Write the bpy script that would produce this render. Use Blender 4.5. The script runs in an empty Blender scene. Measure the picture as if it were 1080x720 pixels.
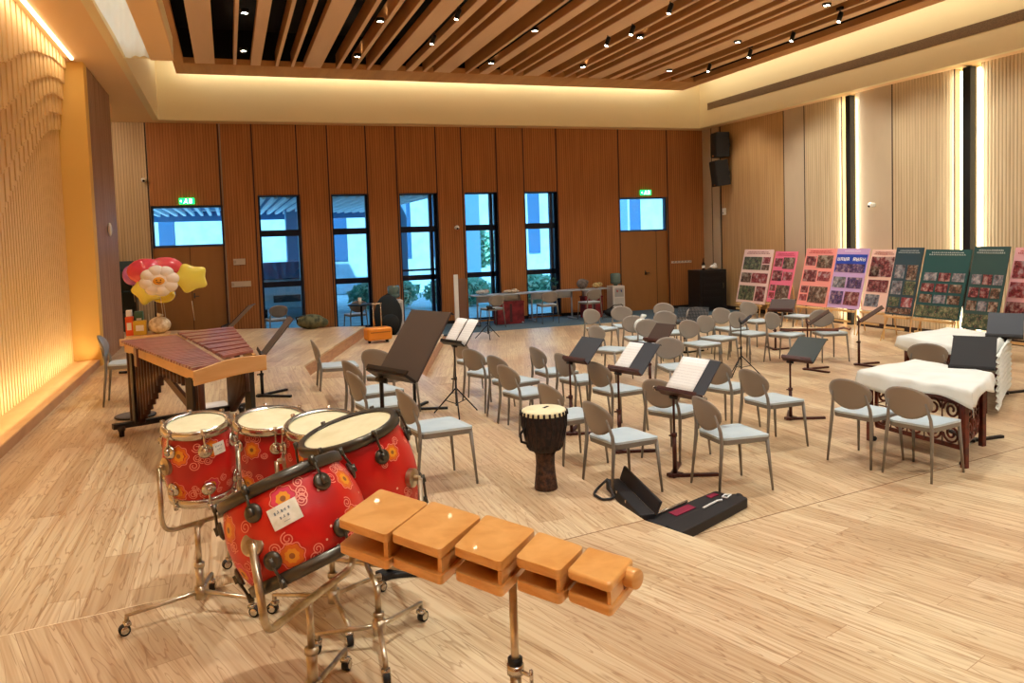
import bpy, bmesh, math, random
from mathutils import Vector, Matrix, Quaternion
R = random.Random(7)
sc = bpy.context.scene
COL = sc.collection
PI = math.pi
D2R = PI/180

# ------------------------------------------------------------------ camera model
F, CX, CY, YAW, PIT, ROL = 851.474, 542.784, 301.779, .338575, -.0611758, -.03285
CAM = Vector((0, 0, 2.15))
fw = Vector((math.sin(YAW)*math.cos(PIT), math.cos(YAW)*math.cos(PIT), math.sin(PIT)))
rt0 = Vector((math.cos(YAW), -math.sin(YAW), 0)); up0 = rt0.cross(fw)
RT = rt0*math.cos(ROL) + up0*math.sin(ROL)
UP = -rt0*math.sin(ROL) + up0*math.cos(ROL)
def ray(x, y): return RT*((x-CX)/F) + UP*(-(y-CY)/F) + fw
def at(x, y, z):
    d = ray(x, y); return CAM + d*((z-CAM.z)/d.z)
def atX(x, y, X):
    d = ray(x, y); return CAM + d*(X/d.x)
def atY(x, y, Y):
    d = ray(x, y); return CAM + d*(Y/d.y)
def atD(x, y, depth): return CAM + ray(x, y)*depth
def proj(p):
    v = Vector(p)-CAM; c = v.dot(fw); return (CX+F*v.dot(RT)/c, CY-F*v.dot(UP)/c, c)
def zfor(x, y, ty):
    """height above the ground point (x, y) that stands at image row ty"""
    lo, hi = -1., 8.
    for _ in range(40):
        m = (lo+hi)/2
        if proj((x, y, m))[1] > ty: lo = m
        else: hi = m
    return lo
cd = bpy.data.cameras.new('camera'); cam = bpy.data.objects.new('camera', cd); COL.objects.link(cam)
mw = Matrix((RT, UP, -fw)).transposed().to_4x4(); mw.translation = CAM
cam.matrix_world = mw
cd.sensor_width = 36; cd.lens = F*36/1080; cd.shift_x = (540-CX)/1080; cd.shift_y = -(360-CY)/1080
cd.clip_end = 300
sc.camera = cam

# ------------------------------------------------------------------ materials
MATS = {}
def lin(c): return tuple(((v/255)/12.92 if v/255 <= .04045 else ((v/255+.055)/1.055)**2.4) for v in c)
def mat(name, rgb, rough=.5, metal=0, coat=0, emis=None, es=0, alpha=None, trans=0, spec=.5, sheen=0):
    if name in MATS: return MATS[name]
    m = bpy.data.materials.new(name); m.use_nodes = True
    b = m.node_tree.nodes['Principled BSDF']
    c = lin(rgb)
    b.inputs['Base Color'].default_value = (*c, 1)
    b.inputs['Roughness'].default_value = rough; b.inputs['Metallic'].default_value = metal
    b.inputs['Coat Weight'].default_value = coat; b.inputs['Transmission Weight'].default_value = trans
    b.inputs['Specular IOR Level'].default_value = spec
    b.inputs['Sheen Weight'].default_value = sheen
    if emis is not None:
        b.inputs['Emission Color'].default_value = (*lin(emis), 1); b.inputs['Emission Strength'].default_value = es
    m.diffuse_color = (*c, 1); MATS[name] = m
    return m
class NT:
    def __init__(s, m): s.m = m; s.t = m.node_tree; s.b = s.t.nodes['Principled BSDF']
    def n(s, typ, **kw):
        o = s.t.nodes.new(typ)
        for k, v in kw.items(): setattr(o, k, v)
        return o
    def l(s, a, b): s.t.links.new(a, b)
    def coords(s, kind='Object', scale=(1,1,1), rot=(0,0,0), loc=(0,0,0)):
        tc = s.n('ShaderNodeTexCoord'); mp = s.n('ShaderNodeMapping')
        mp.inputs['Scale'].default_value = scale; mp.inputs['Rotation'].default_value = rot; mp.inputs['Location'].default_value = loc
        s.l(tc.outputs[kind], mp.inputs[0]); return mp.outputs[0]
    def ramp(s, fac, stops, interp='LINEAR'):
        r = s.n('ShaderNodeValToRGB'); r.color_ramp.interpolation = interp
        e = r.color_ramp.elements
        while len(e) < len(stops): e.new(.5)
        for i, (p, c) in enumerate(stops):
            e[i].position = p; e[i].color = (*(lin(c) if len(c) == 3 else c[:3]), 1)
        s.l(fac, r.inputs[0]); return r.outputs[0]
    def mix(s, fac, a, b, mode='MIX'):
        x = s.n('ShaderNodeMix', data_type='RGBA', blend_type=mode)
        for inp, v in ((x.inputs[0], fac), (x.inputs[6], a), (x.inputs[7], b)):
            if hasattr(v, 'links'): s.l(v, inp)
            elif isinstance(v, (int, float)): inp.default_value = v
            else: inp.default_value = (*lin(v), 1)
        return x.outputs[2]
    def math(s, op, a, b=0, c=0):
        x = s.n('ShaderNodeMath', operation=op)
        for i, v in enumerate((a, b, c)):
            if hasattr(v, 'links'): s.l(v, x.inputs[i])
            else: x.inputs[i].default_value = v
        return x.outputs[0]
    def bump(s, h, strength=.3, dist=.01):
        b = s.n('ShaderNodeBump'); b.inputs['Strength'].default_value = strength; b.inputs['Distance'].default_value = dist
        s.l(h, b.inputs['Height']); s.l(b.outputs[0], s.b.inputs['Normal'])

def floor_mat(name, rot, base=((196,174,142),(224,210,180),(210,190,158))):
    """laid wooden planks; rot is the direction the planks run"""
    m = mat(name, (225,185,140), .33, spec=.4); t = NT(m)
    # planks along local X after rotation
    v = t.coords('Object', (1,1,1), (0,0,rot))
    br = t.n('ShaderNodeTexBrick'); t.l(v, br.inputs[0])
    br.offset = .37; br.inputs['Scale'].default_value = 1
    br.inputs['Brick Width'].default_value = 1.5; br.inputs['Row Height'].default_value = .19
    br.inputs['Mortar Size'].default_value = .0022; br.inputs['Mortar Smooth'].default_value = .1
    br.inputs['Color1'].default_value = (0,0,0,1); br.inputs['Color2'].default_value = (1,1,1,1); br.inputs['Mortar'].default_value = (.5,.5,.5,1)
    tone = t.ramp(br.outputs[0], [(0, base[0]), (.35, base[2]), (.7, (220,202,170)), (1, base[1])])
    # cathedral grain: noise stretched along the plank, offset for each plank
    mp2 = t.n('ShaderNodeMapping'); mp2.inputs['Scale'].default_value = (.75, 8, 1); t.l(v, mp2.inputs[0])
    off = t.n('ShaderNodeVectorMath', operation='ADD'); t.l(mp2.outputs[0], off.inputs[0])
    sc2 = t.n('ShaderNodeVectorMath', operation='SCALE'); t.l(br.outputs[0], sc2.inputs[0]); sc2.inputs[3].default_value = 7; t.l(sc2.outputs[0], off.inputs[1])
    nz = t.n('ShaderNodeTexNoise'); nz.inputs['Scale'].default_value = 1.1; nz.inputs['Detail'].default_value = 3; nz.inputs['Distortion'].default_value = .5
    t.l(off.outputs[0], nz.inputs[0])
    rings = t.math('FRACT', t.math('MULTIPLY', nz.outputs[0], 9))
    line = t.ramp(rings, [(0, (255,255,255)), (.07, (176,134,92)), (.24, (255,255,255)), (1, (255,255,255))])
    fine = t.n('ShaderNodeTexNoise'); mp3 = t.n('ShaderNodeMapping'); mp3.inputs['Scale'].default_value = (1.1, 42, 1); t.l(v, mp3.inputs[0]); t.l(mp3.outputs[0], fine.inputs[0])
    fine.inputs['Scale'].default_value = 1; fine.inputs['Detail'].default_value = 2
    fr = t.ramp(fine.outputs[0], [(.3, (208,178,150)), (.6, (255,255,255))])
    patch = t.n('ShaderNodeTexNoise'); patch.inputs['Scale'].default_value = .9; t.l(v, patch.inputs[0])
    pr = t.ramp(patch.outputs[0], [(.35, (236,214,200)), (.65, (255,252,240))])
    c = t.mix(.55, tone, line, 'MULTIPLY'); c = t.mix(.62, c, fr, 'MULTIPLY'); c = t.mix(.6, c, pr, 'MULTIPLY')
    c = t.mix(t.math('MULTIPLY', br.outputs[1], .55), c, (150,105,70))
    t.l(c, t.b.inputs['Base Color'])
    rr = t.math('MULTIPLY_ADD', fine.outputs[0], .15, .27); t.l(rr, t.b.inputs['Roughness'])
    return m

def panel_mat(name, c1, c2, axis=0, pitch=.045, rough=.55, depth=.5, grain=True):
    """fine vertical reeding running along Z; axis is the horizontal axis across the reeds"""
    m = mat(name, c1, rough, spec=.3); t = NT(m)
    v = t.coords('Object')
    sp = t.n('ShaderNodeSeparateXYZ'); t.l(v, sp.inputs[0])
    a = sp.outputs[axis]
    fr = t.math('FRACT', t.math('DIVIDE', a, pitch))
    nz = t.n('ShaderNodeTexNoise'); mp = t.n('ShaderNodeMapping')
    mp.inputs['Scale'].default_value = (14, 14, .7); t.l(v, mp.inputs[0]); t.l(mp.outputs[0], nz.inputs[0]); nz.inputs['Scale'].default_value = 1; nz.inputs['Detail'].default_value = 3
    col = t.ramp(nz.outputs[0], [(.3, c1), (.7, c2)])
    gap = t.ramp(fr, [(0, (90,70,55)), (.16, (170,150,135)), (.24, (255,255,255)), (.94, (255,255,255)), (1, (90,70,55))])
    c = t.mix(depth, col, gap, 'MULTIPLY')
    t.l(c, t.b.inputs['Base Color'])
    g2 = t.math('PINGPONG', fr, .5); t.bump(g2, .5, pitch*.25)
    return m
def wood_mat(name, c1, c2, scale=(2,2,14), rough=.45, coat=0, ring=5):
    m = mat(name, c1, rough, coat=coat); t = NT(m)
    v = t.coords('Object', scale); nz = t.n('ShaderNodeTexNoise'); t.l(v, nz.inputs[0]); nz.inputs['Scale'].default_value = 1.2
    nz.inputs['Detail'].default_value = 4; nz.inputs['Distortion'].default_value = .5
    f = t.math('PINGPONG', t.math('MULTIPLY', nz.outputs[0], ring), 1)
    t.l(t.ramp(f, [(0, c1), (1, c2)]), t.b.inputs['Base Color']); return m
def noisy(name, stops, scale=8, rough=.6, metal=0, coat=0, detail=3, bump=0, kind='Object'):
    m = mat(name, stops[0][1], rough, metal, coat); t = NT(m)
    v = t.coords(kind); nz = t.n('ShaderNodeTexNoise'); t.l(v, nz.inputs[0]); nz.inputs['Scale'].default_value = scale; nz.inputs['Detail'].default_value = detail
    t.l(t.ramp(nz.outputs[0], stops), t.b.inputs['Base Color'])
    if bump: t.bump(nz.outputs[0], bump, .02)
    return m
# floor sections: planks run along the riser edges
TH = 18.7*D2R
FM_mid = floor_mat('floor_planks_mid', PI/2)
FM_near = floor_mat('floor_planks_near', PI/2-TH)     # direction (sin, -cos)
FM_far = floor_mat('floor_planks_far', PI/2+TH)
RISER = wood_mat('riser_wood', (176,128,96), (196,150,112), (3,3,20))
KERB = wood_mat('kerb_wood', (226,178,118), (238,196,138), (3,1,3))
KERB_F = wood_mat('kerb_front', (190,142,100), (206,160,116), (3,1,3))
P_BACK = panel_mat('panel_reeded_brown', (166,106,56), (184,120,66), 0, .06)
P_BACKL = panel_mat('panel_reeded_pale', (196,164,122), (212,182,142), 0, .06)
P_RIGHT = panel_mat('panel_reeded_right', (204,182,146), (222,204,168), 1, .07, depth=.42)
P_RPLAIN = wood_mat('panel_plain_right', (196,178,150), (204,186,158), (3,3,1), .5, ring=2)
P_LEFTD = panel_mat('panel_reeded_left', (150,104,78), (186,148,118), 1, .07, depth=.6)
SEAM = mat('seam_dark', (46,26,20), .7)
BLACK = mat('black_gap', (14,11,10), .8)
DOORW = wood_mat('door_wood', (150,98,48), (164,110,56), (3,3,.6), .45, ring=2)
PLASTER = mat('plaster_warm', (240,202,148), .8)
PLASTER2 = mat('plaster_cream', (238,218,170), .8)
ORANGE = mat('wall_orange', (238,194,104), .75)
FIN = wood_mat('fin_wood', (230,188,122), (242,200,136), (2,2,.5), .6, ring=2)
FINBACK = panel_mat('fin_back', (232,190,122), (242,200,134), 1, .11, .6, .45)
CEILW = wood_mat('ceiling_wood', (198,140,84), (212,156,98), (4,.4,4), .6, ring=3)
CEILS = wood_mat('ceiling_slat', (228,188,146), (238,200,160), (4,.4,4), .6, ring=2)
CARPET = noisy('carpet', [(.35, (66,88,104)), (.65, (86,108,120))], 60, .95)
CHROME = mat('chrome', (205,200,190), .22, 1)
STEEL = noisy('worn_steel', [(.35, (170,150,118)), (.6, (206,196,176))], 14, .3, .9)
DARKSTEEL = mat('dark_steel', (88,84,76), .35, .8)
BLACKM = mat('black_metal', (26,24,26), .45, .3)
DESKBR = mat('stand_brown', (66,52,46), .45, .2)
MAROON = mat('stand_maroon', (72,34,30), .4, .3)
SLATE = mat('stand_slate', (48,54,64), .45, .1)
DKGREEN = mat('stand_green', (44,54,52), .45, .1)
PAPER = mat('paper', (238,240,240), .7)
NAVY = mat('window_navy', (12,24,48), .35, .3)
WHITE = mat('white_plastic', (236,234,228), .4)
RUBBER = mat('rubber', (18,16,16), .6)
CREAM = noisy('drumskin', [(.3, (222,214,168)), (.6, (238,232,194))], 9, .5)
RED = mat('red_plain', (200,30,24), .35)
BACKP = mat('chair_shell', (142,132,122), .38, coat=.15)
FRAMEP = mat('chair_frame', (126,120,112), .4)
SEATP = noisy('chair_seat', [(.3, (180,198,208)), (.7, (196,212,220))], 5, .45)

# ------------------------------------------------------------------ mesh builder
class MB:
    def __init__(s): s.bm = bmesh.new(); s.mats = []; s.mi = 0; s.smooth = False; s.M = Matrix()
    def m(s, material, smooth=False):
        if material not in s.mats: s.mats.append(material)
        s.mi = s.mats.index(material); s.smooth = smooth; return s
    def face(s, vs):
        try: f = s.bm.faces.new(vs)
        except ValueError: return None
        f.material_index = s.mi; f.smooth = s.smooth; return f
    def v(s, p): return s.bm.verts.new(s.M @ Vector(p))
    def box(s, c, d, rz=0, mx=None):
        """c centre, d full size"""
        rot = Matrix.Rotation(rz, 3, 'Z') if mx is None else mx
        c = Vector(c); P = []
        for i in (-.5, .5):
            for j in (-.5, .5):
                for k in (-.5, .5): P.append(s.v(c + rot @ Vector((i*d[0], j*d[1], k*d[2]))))
        for q in ((0,1,3,2),(4,6,7,5),(0,4,5,1),(2,3,7,6),(0,2,6,4),(1,5,7,3)): s.face([P[i] for i in q])
        return s
    def bb(s, a, b): 
        return s.box([(a[i]+b[i])/2 for i in range(3)], [abs(b[i]-a[i]) for i in range(3)])
    def prism(s, poly, z0, z1):
        lo = [s.v((p[0], p[1], z0)) for p in poly]; hi = [s.v((p[0], p[1], z1)) for p in poly]
        s.face(hi); s.face(lo[::-1]); n = len(poly)
        for i in range(n): s.face([lo[i], lo[(i+1)%n], hi[(i+1)%n], hi[i]])
        return s
    def prism3(s, poly, d):
        """3-D polygon pushed along d"""
        d = Vector(d)
        a = [s.v(p) for p in poly]; b = [s.v(Vector(p)+d) for p in poly]; n = len(poly)
        s.face(a[::-1]); s.face(b)
        for i in range(n): s.face([a[i], a[(i+1)%n], b[(i+1)%n], b[i]])
        return s
    def tube(s, pts, r, n=10, caps=True, up=None):
        pts = [Vector(p) for p in pts]; rs = r if isinstance(r, (list, tuple)) else [r]*len(pts)
        rings = []; ref = None
        for i, p in enumerate(pts):
            if i == 0: t = pts[1]-p
            elif i == len(pts)-1: t = p-pts[i-1]
            else: t = (pts[i+1]-p).normalized() + (p-pts[i-1]).normalized()
            t.normalize()
            if ref is None: ref = Vector((0,0,1)) if abs(t.z) < .9 else Vector((1,0,0))
            u = ref - t*ref.dot(t)
            if u.length < 1e-4: u = Vector((0,1,0)) - t*t.y
            u.normalize(); w = t.cross(u); ref = u
            rings.append([s.v(p + (u*math.cos(a)+w*math.sin(a))*rs[i]) for a in [2*PI*k/n for k in range(n)]])
        for a, b in zip(rings, rings[1:]):
            for k in range(n): s.face([a[k], a[(k+1)%n], b[(k+1)%n], b[k]])
        if caps: s.face(rings[0][::-1]); s.face(rings[-1])
        return s
    def lathe(s, prof, n=32, mx=None, caps=True):
        """prof: list of (r, z)"""
        mx = mx or Matrix(); rings = []
        for r, z in prof:
            rings.append([s.v(mx @ Vector((r*math.cos(2*PI*k/n), r*math.sin(2*PI*k/n), z))) for k in range(n)])
        for a, b in zip(rings, rings[1:]):
            for k in range(n): s.face([a[k], a[(k+1)%n], b[(k+1)%n], b[k]])
        if caps: s.face(rings[0][::-1]); s.face(rings[-1])
        return s
    def sphere(s, c, r, n=14, squash=(1,1,1)):
        c = Vector(c); prof = [(max(.001, math.sin(PI*i/n)), -math.cos(PI*i/n)) for i in range(n+1)]
        mx = Matrix.Translation(c) @ Matrix.Diagonal((r*squash[0], r*squash[1], r*squash[2], 1))
        return s.lathe(prof, n*2, mx)
    def grid(s, fn, nu, nv, thick=None):
        V = [[s.v(fn(i/nu, j/nv)) for j in range(nv+1)] for i in range(nu+1)]
        for i in range(nu):
            for j in range(nv): s.face([V[i][j], V[i+1][j], V[i+1][j+1], V[i][j+1]])
        return s
    def build(s, name, parent=None, bevel=0, seg=2, solid=0, auto=False, sub=0):
        me = bpy.data.meshes.new(name)
        bmesh.ops.recalc_face_normals(s.bm, faces=s.bm.faces)
        s.bm.to_mesh(me); s.bm.free()
        for m in s.mats: me.materials.append(m)
        o = bpy.data.objects.new(name, me); COL.objects.link(o)
        if solid: md = o.modifiers.new('s', 'SOLIDIFY'); md.thickness = solid; md.offset = 0
        if sub: md = o.modifiers.new('u', 'SUBSURF'); md.levels = sub; md.render_levels = sub
        if bevel:
            md = o.modifiers.new('b', 'BEVEL'); md.width = bevel; md.segments = seg; md.limit_method = 'ANGLE'
        if parent: o.parent = parent
        return o
def mb(material, smooth=False): return MB().m(material, smooth)
def tag(o, label=None, cat=None, group=None, kind=None):
    if label: o['label'] = label
    if cat: o['category'] = cat
    if group: o['group'] = group
    if kind: o['kind'] = kind
    return o
def thing(name, label, cat, loc=(0,0,0), rz=0, group=None):
    o = bpy.data.objects.new(name, None); COL.objects.link(o); o.location = loc; o.rotation_euler = (0,0,rz)
    o.empty_display_size = .1
    return tag(o, label, cat, group)
def copy_tree(o, parent=None):
    c = o.copy(); COL.objects.link(c)
    if parent: c.parent = parent
    for ch in list(o.children): copy_tree(ch, c)
    return c
def struct(name, b, **kw):
    o = b.build(name, **kw); o['kind'] = 'structure'; return o
def basis(z, xhint=(1,0,0)):
    z = Vector(z).normalized(); x = Vector(xhint); x = (x - z*x.dot(z)).normalized(); y = z.cross(x)
    return Matrix((x, y, z)).transposed()
def rounded(poly, r=.03, n=4):
    out = []; m = len(poly)
    for i in range(m):
        p = Vector(poly[i]); a = (Vector(poly[i-1])-p).normalized(); b = (Vector(poly[(i+1)%m])-p).normalized()
        for k in range(n+1):
            t = k/n; out.append(p + a*r*(1-t)**2 + b*r*t*t)
    return out

# ================================================================== SETTING
XL, XR, YB, HS = -1.90, 12.7, 19.8, 4.95      # left column face, right wall, back wall, soffit height
XK = -1.94
XF = -2.20                                     # finned wall
YN = -4.0
# ---- floor levels
h = .2
dN = Vector((math.sin(TH), -math.cos(TH))); dF = Vector((math.sin(TH), math.cos(TH)))
C1 = Vector((.94, 4.53)); B1 = Vector((2.57, 4.80))
C2 = Vector((.94, 11.9)); B2 = Vector((2.57, 11.63))
def ptN(p, y): return p + dN*((p.y-y)/-dN.y)
def ptF(p, y): return p + dF*((y-p.y)/dF.y)
def seamN(x): return Vector((x, 4.80+.165*(x-2.57)))
def seamF(x): return Vector((x, 11.63-.165*(x-2.57)))
yb = YN-.2
def pr(name, m, poly, z0, z1):
    b = MB().m(m); b.prism(poly, z0, z1); return struct(name, b)
CE = ptF(C2, 16.8); BE = ptF(B2, 16.1); CW = Vector((XL, CE.y+(CE.x-XL)*.436))
# risers carry a thin plank deck
for nm, polyset in (('A', None),):
    pass
def level(z, edgeN, cN, cF, edgeF, xl, back):
    """three plank sections of one platform level between x = xl and the fan edge"""
    s1 = seamN(xl); s2 = seamF(xl)
    pr('floor', FM_near, [(xl, yb), tuple(edgeN), tuple(cN), tuple(s1)], z-.03, z)
    pr('floor', FM_mid, [tuple(s1), tuple(cN), tuple(cF), tuple(s2)], z-.03, z)
    pr('floor', FM_far, [tuple(s2), tuple(cF), tuple(edgeF), tuple(back)], z-.03, z)
level(.4, ptN(C1, yb), C1, C2, CE, XF-.2, Vector((XF-.2, CW.y+.3)))
# level B lies between the C edge and the B edge
def strip(z, cN, cF, eN, eF, fN, fF, oN, oF):
    pr('floor', FM_near, [tuple(cN), tuple(eN), tuple(fN), tuple(oN)], z-.03, z)
E_CN, E_BN = ptN(C1, yb), ptN(B1, yb)
pr('floor', FM_near, [tuple(E_CN), tuple(E_BN), tuple(B1), tuple(C1)], .17, .2)
pr('floor', FM_mid, [tuple(C1), tuple(B1), tuple(B2), tuple(C2)], .17, .2)
pr('floor', FM_far, [tuple(C2), tuple(B2), tuple(BE), tuple(CE)], .17, .2)
# level A
YC = 17.6
a1, a2 = seamN(XR), seamF(XR)
pr('floor', FM_near, [tuple(E_BN), (XR+.2, yb), tuple(seamN(XR+.2)), tuple(B1)], -.03, 0)
pr('floor', FM_mid, [tuple(B1), tuple(seamN(XR+.2)), tuple(seamF(XR+.2)), tuple(B2)], -.03, 0)
pr('floor', FM_far, [tuple(B2), tuple(seamF(XR+.2)), (XR+.2, YC), (ptF(B2, YC).x, YC)], -.03, 0)
# riser bodies
def riser(pts, z0, z1):
    b = MB().m(RISER)
    b.prism([tuple(p) for p in pts], z0, z1); struct('trim_1', b)
inset = Vector((-.004, 0))
riser([Vector((XF-.2, yb)), E_CN+inset, C1+inset, C2+inset, CE+inset, Vector((XF-.2, CW.y+.29))], 0, .37)
riser([E_CN, E_BN+inset, B1+inset, B2+inset, BE+inset, CE, C2, C1], 0, .17)
pr('floor', CARPET, [(-6, YC), (XR+.2, YC), (XR+.2, YB+.4), (-6, YB+.4)], -.03, .001)
def seamline(a, b, z, m_):
    d = (b-a).normalized(); n = Vector((-d.y, d.x))*.003
    struct('trim_9', MB().m(m_).prism([tuple(a-n), tuple(b-n), tuple(b+n), tuple(a+n)], z-.002, z+.0012))
SEAMW = mat('plank_seam', (120,78,48), .6); SEAMC = mat('plank_seam_pale', (244,228,196), .4)
seamline(B1, seamN(XR), 0, SEAMW); seamline(B2, seamF(XR), 0, SEAMW)
seamline(C1, B1, .2, SEAMW); seamline(C2, B2, .2, SEAMW)
seamline(seamN(XK), C1, .4, SEAMC); seamline(seamF(XL), C2, .4, SEAMC)
struct('floor', MB().m(RISER).bb((-6, yb, -.2), (XR+.4, YB+.4, -.04)))
struct('floor', MB().m(CARPET).bb((-6, 14, -.03), (XF-.2, YC, .0)))

# ---- back wall with five tall windows and two doors
WX = [(.70,1.66), (2.38,3.28), (4.03,5.0), (5.70,6.60), (7.33,8.27)]
WZ0, WZ1 = .04, 3.31
D1X = (-1.60, -.07); D2X = (10.08, 11.56)
holes = [(a, b, WZ0, WZ1) for a, b in WX] + [(*D1X, 0, 3.10), (*D2X, 0, 3.12)]
xs = [-6.0] + sorted(sum([[a[0], a[1]] for a in holes], [])) + [XR+.3]
wb = MB().m(P_BACK)
T = .3
for i in range(0, len(xs)-1, 2):
    a, b = xs[i], xs[i+1]
    wb.m(P_BACKL if b < -1 else P_BACK)
    wb.bb((a, YB, 0), (b, YB+T, 5.3))
wb.m(P_BACK)
for a, b, z0, z1 in holes:
    wb.bb((a, YB, z1), (b, YB+T, 5.3))
    if z0 > 0: wb.bb((a, YB, 0), (b, YB+T, z0))
struct('wall_back', wb)
sm = MB().m(SEAM)
for x in [-1.62, -.1, .63, 1.63, 2.34, 3.26, 3.99, 5.0, 5.66, 6.58, 7.32, 8.25, 10.06, 11.56]:
    sm.bb((x-.014, YB-.006, 0), (x+.014, YB+.002, 5.0))
struct('trim_2', sm)
sm = MB().m(mat('trim_steel', (170,150,130), .35, .6)); sm.bb((-.075, YB-.015, 0), (-.05, YB, 5.0)); struct('trim_3', sm)
bs = MB().m(BLACK)
for a, b in ((-.05,.7),(1.66,2.38),(3.28,4.03),(5.0,5.7),(6.6,7.33),(8.27,10.06),(11.56,XR)): bs.bb((a, YB-.012, 0), (b, YB+.001, .08))
struct('baseboard_back', bs)
GLASS = bpy.data.materials.new('window_glass'); GLASS.use_nodes = True
_t = GLASS.node_tree; _t.nodes.clear()
_o = _t.nodes.new('ShaderNodeOutputMaterial'); _m = _t.nodes.new('ShaderNodeMixShader'); _tr = _t.nodes.new('ShaderNodeBsdfTransparent'); _g = _t.nodes.new('ShaderNodeBsdfGlossy')
_tr.inputs[0].default_value = (.62, .86, .97, 1); _g.inputs['Roughness'].default_value = .02; _m.inputs[0].default_value = .05
_t.links.new(_tr.outputs[0], _m.inputs[1]); _t.links.new(_g.outputs[0], _m.inputs[2]); _t.links.new(_m.outputs[0], _o.inputs[0])
FROST = bpy.data.materials.new('frosted_glass'); FROST.use_nodes = True
for i, (a, b) in enumerate(WX):
    root = thing('window_%d' % (i+1), None, None, ((a+b)/2, YB+.2, WZ0)); root['kind'] = 'structure'
    w = (b-a)/2; H = WZ1-WZ0
    f = MB().m(NAVY)
    f.bb((-w, -.05, 0), (-w+.05, .06, H)); f.bb((w-.07, -.05, 0), (w, .06, H)); f.bb((-w+.05, -.05, H-.04), (w-.07, .06, H)); f.bb((-w+.05, -.05, 0), (w-.07, .06, .05))
    f.bb((-w+.05, -.05, 2.30), (w-.07, .06, 2.45)); f.bb((-w+.05, -.05, 1.10), (w-.07, .06, 1.23))
    if i == 2: f.bb((-w+.05, -.05, 1.33), (w-.07, .06, 1.38))
    if i in (2, 3, 4): f.bb((w-.19, -.05, .05), (w-.11, .06, 2.30)); f.bb((w-.19, -.05, 2.45), (w-.11, .06, H-.04))
    f.build('window_frame', root)
    l = MB().m(NAVY); l.bb((-w-.001, -.2, 0), (-w+.012, -.05, H)); l.bb((w-.012, -.2, 0), (w+.001, -.05, H)); l.bb((-w, -.2, H-.012), (w, -.05, H+.001)); l.bb((-w, -.2, -.001), (w, -.05, .012)); l.build('window_lining', root)
    g = MB().m(GLASS); g.bb((-w+.05, 0, .05), (w-.07, .008, H-.04)); g.build('pane', root)
# doors with bright transoms
def door(n, x0, x1, ztop, zt0, recess, col):
    root = thing('door_%d' % n, None, None, ((x0+x1)/2, YB+.12, 0)); root['kind'] = 'structure'
    w = (x1-x0)/2
    b = MB().m(DOORW); b.bb((-w, -.02, .0), (w, .03, zt0)); b.build('door_leaf', root)
    s = MB().m(SEAM); s.bb((-.006 if n == 1 else w-.34, -.024, 0), (.006 if n == 1 else w-.328, -.018, zt0)); s.build('door_joint', root)
    f = MB().m(mat('transom_frame', (60,78,104), .4, .4)); 
    for q in (((-w, -.03, zt0), (w, .05, zt0+.05)), ((-w, -.03, ztop-.05), (w, .05, ztop)), ((-w, -.03, zt0+.05), (-w+.05, .05, ztop-.05)), ((w-.05, -.03, zt0+.05), (w, .05, ztop-.05))): f.bb(*q)
    f.build('transom_frame', root)
    g = MB().m(GLASS); g.bb((-w+.05, .0, zt0+.05), (w-.05, .01, ztop-.05)); g.build('transom_pane', root)
    hd = MB().m(DARKSTEEL); hd.bb((.03, -.06, 1.0), (.05, -.03, 1.06)); hd.bb((.03, -.07, 1.02), (.15, -.06, 1.04)); hd.bb((.03,-.03,.98),(.06,-.02,1.1)); hd.build('door_handle', root)
door(1, *D1X, 3.10, 2.16, .1, None)
door(2, *D2X, 3.12, 2.18, .1, None)

# ---- left side: kerb, finned wave wall, column, reeded wall
YCOL = 13.6
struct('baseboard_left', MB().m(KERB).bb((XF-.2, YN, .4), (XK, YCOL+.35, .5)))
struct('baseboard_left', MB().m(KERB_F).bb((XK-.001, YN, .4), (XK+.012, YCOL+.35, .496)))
struct('wall_left', MB().m(FIN).bb((XF-.3, YN, .5), (XF-.12, YCOL, HS+.3)))
struct('wall_left', MB().m(ORANGE).bb((XF-.3, YCOL, .0), (XL, YCOL+.3, HS+.4)))
curves = [
 [(0,66),(15,57),(30,54),(50,61),(67,76)],
 [(0,116),(5,111),(15,101),(28,86),(47,80),(58,83),(72,94)],
 [(0,150),(15,135),(30,117),(43,103),(55,98),(72,110)],
 [(0,190),(14,173),(22,159),(28,152),(42,131),(55,118),(73,123)],
 [(0,245),(5,232),(30,176),(41,158),(50,144),(58,137),(72,137)]]
def yz(cv):
    o = []
    for x, y in cv:
        p = atX(x, y, XF+.02); o.append((p.y, p.z))
    o.sort(); return o
CY_ = [yz(c) for c in curves]
def interp(c, y):
    if y <= c[0][0]:
        s = (c[1][1]-c[0][1])/(c[1][0]-c[0][0]); return c[0][1]+(y-c[0][0])*s*.6
    for a, b in zip(c, c[1:]):
        if y <= b[0]: return a[1]+(b[1]-a[1])*(y-a[0])/(b[0]-a[0])
    return c[-1][1]
wf = MB().m(FIN)
y = YN+.1; k = 0
while y < YCOL-.05:
    zt = HS
    for i, c in enumerate(CY_):
        zz = max(.55, interp(c, y) - (0.0)); zz = min(zz, zt-.02)
        th = .215 - .030*i - (.008 if k % 2 else 0)
        wf.bb((XF-.12, y-.047, zz+.012), (XF-.12+th, y+.047, zt))
        zt = zz
        if zz <= .56: break
    y += .125; k += 1
struct('trim_4', wf)
wf = MB().m(FIN); y = YN+.1
while y < YCOL-.03:
    wf.bb((XF-.121, y-.042, .5), (XF-.065, y+.042, HS)); y += .125
struct('trim_5', wf)
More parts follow.
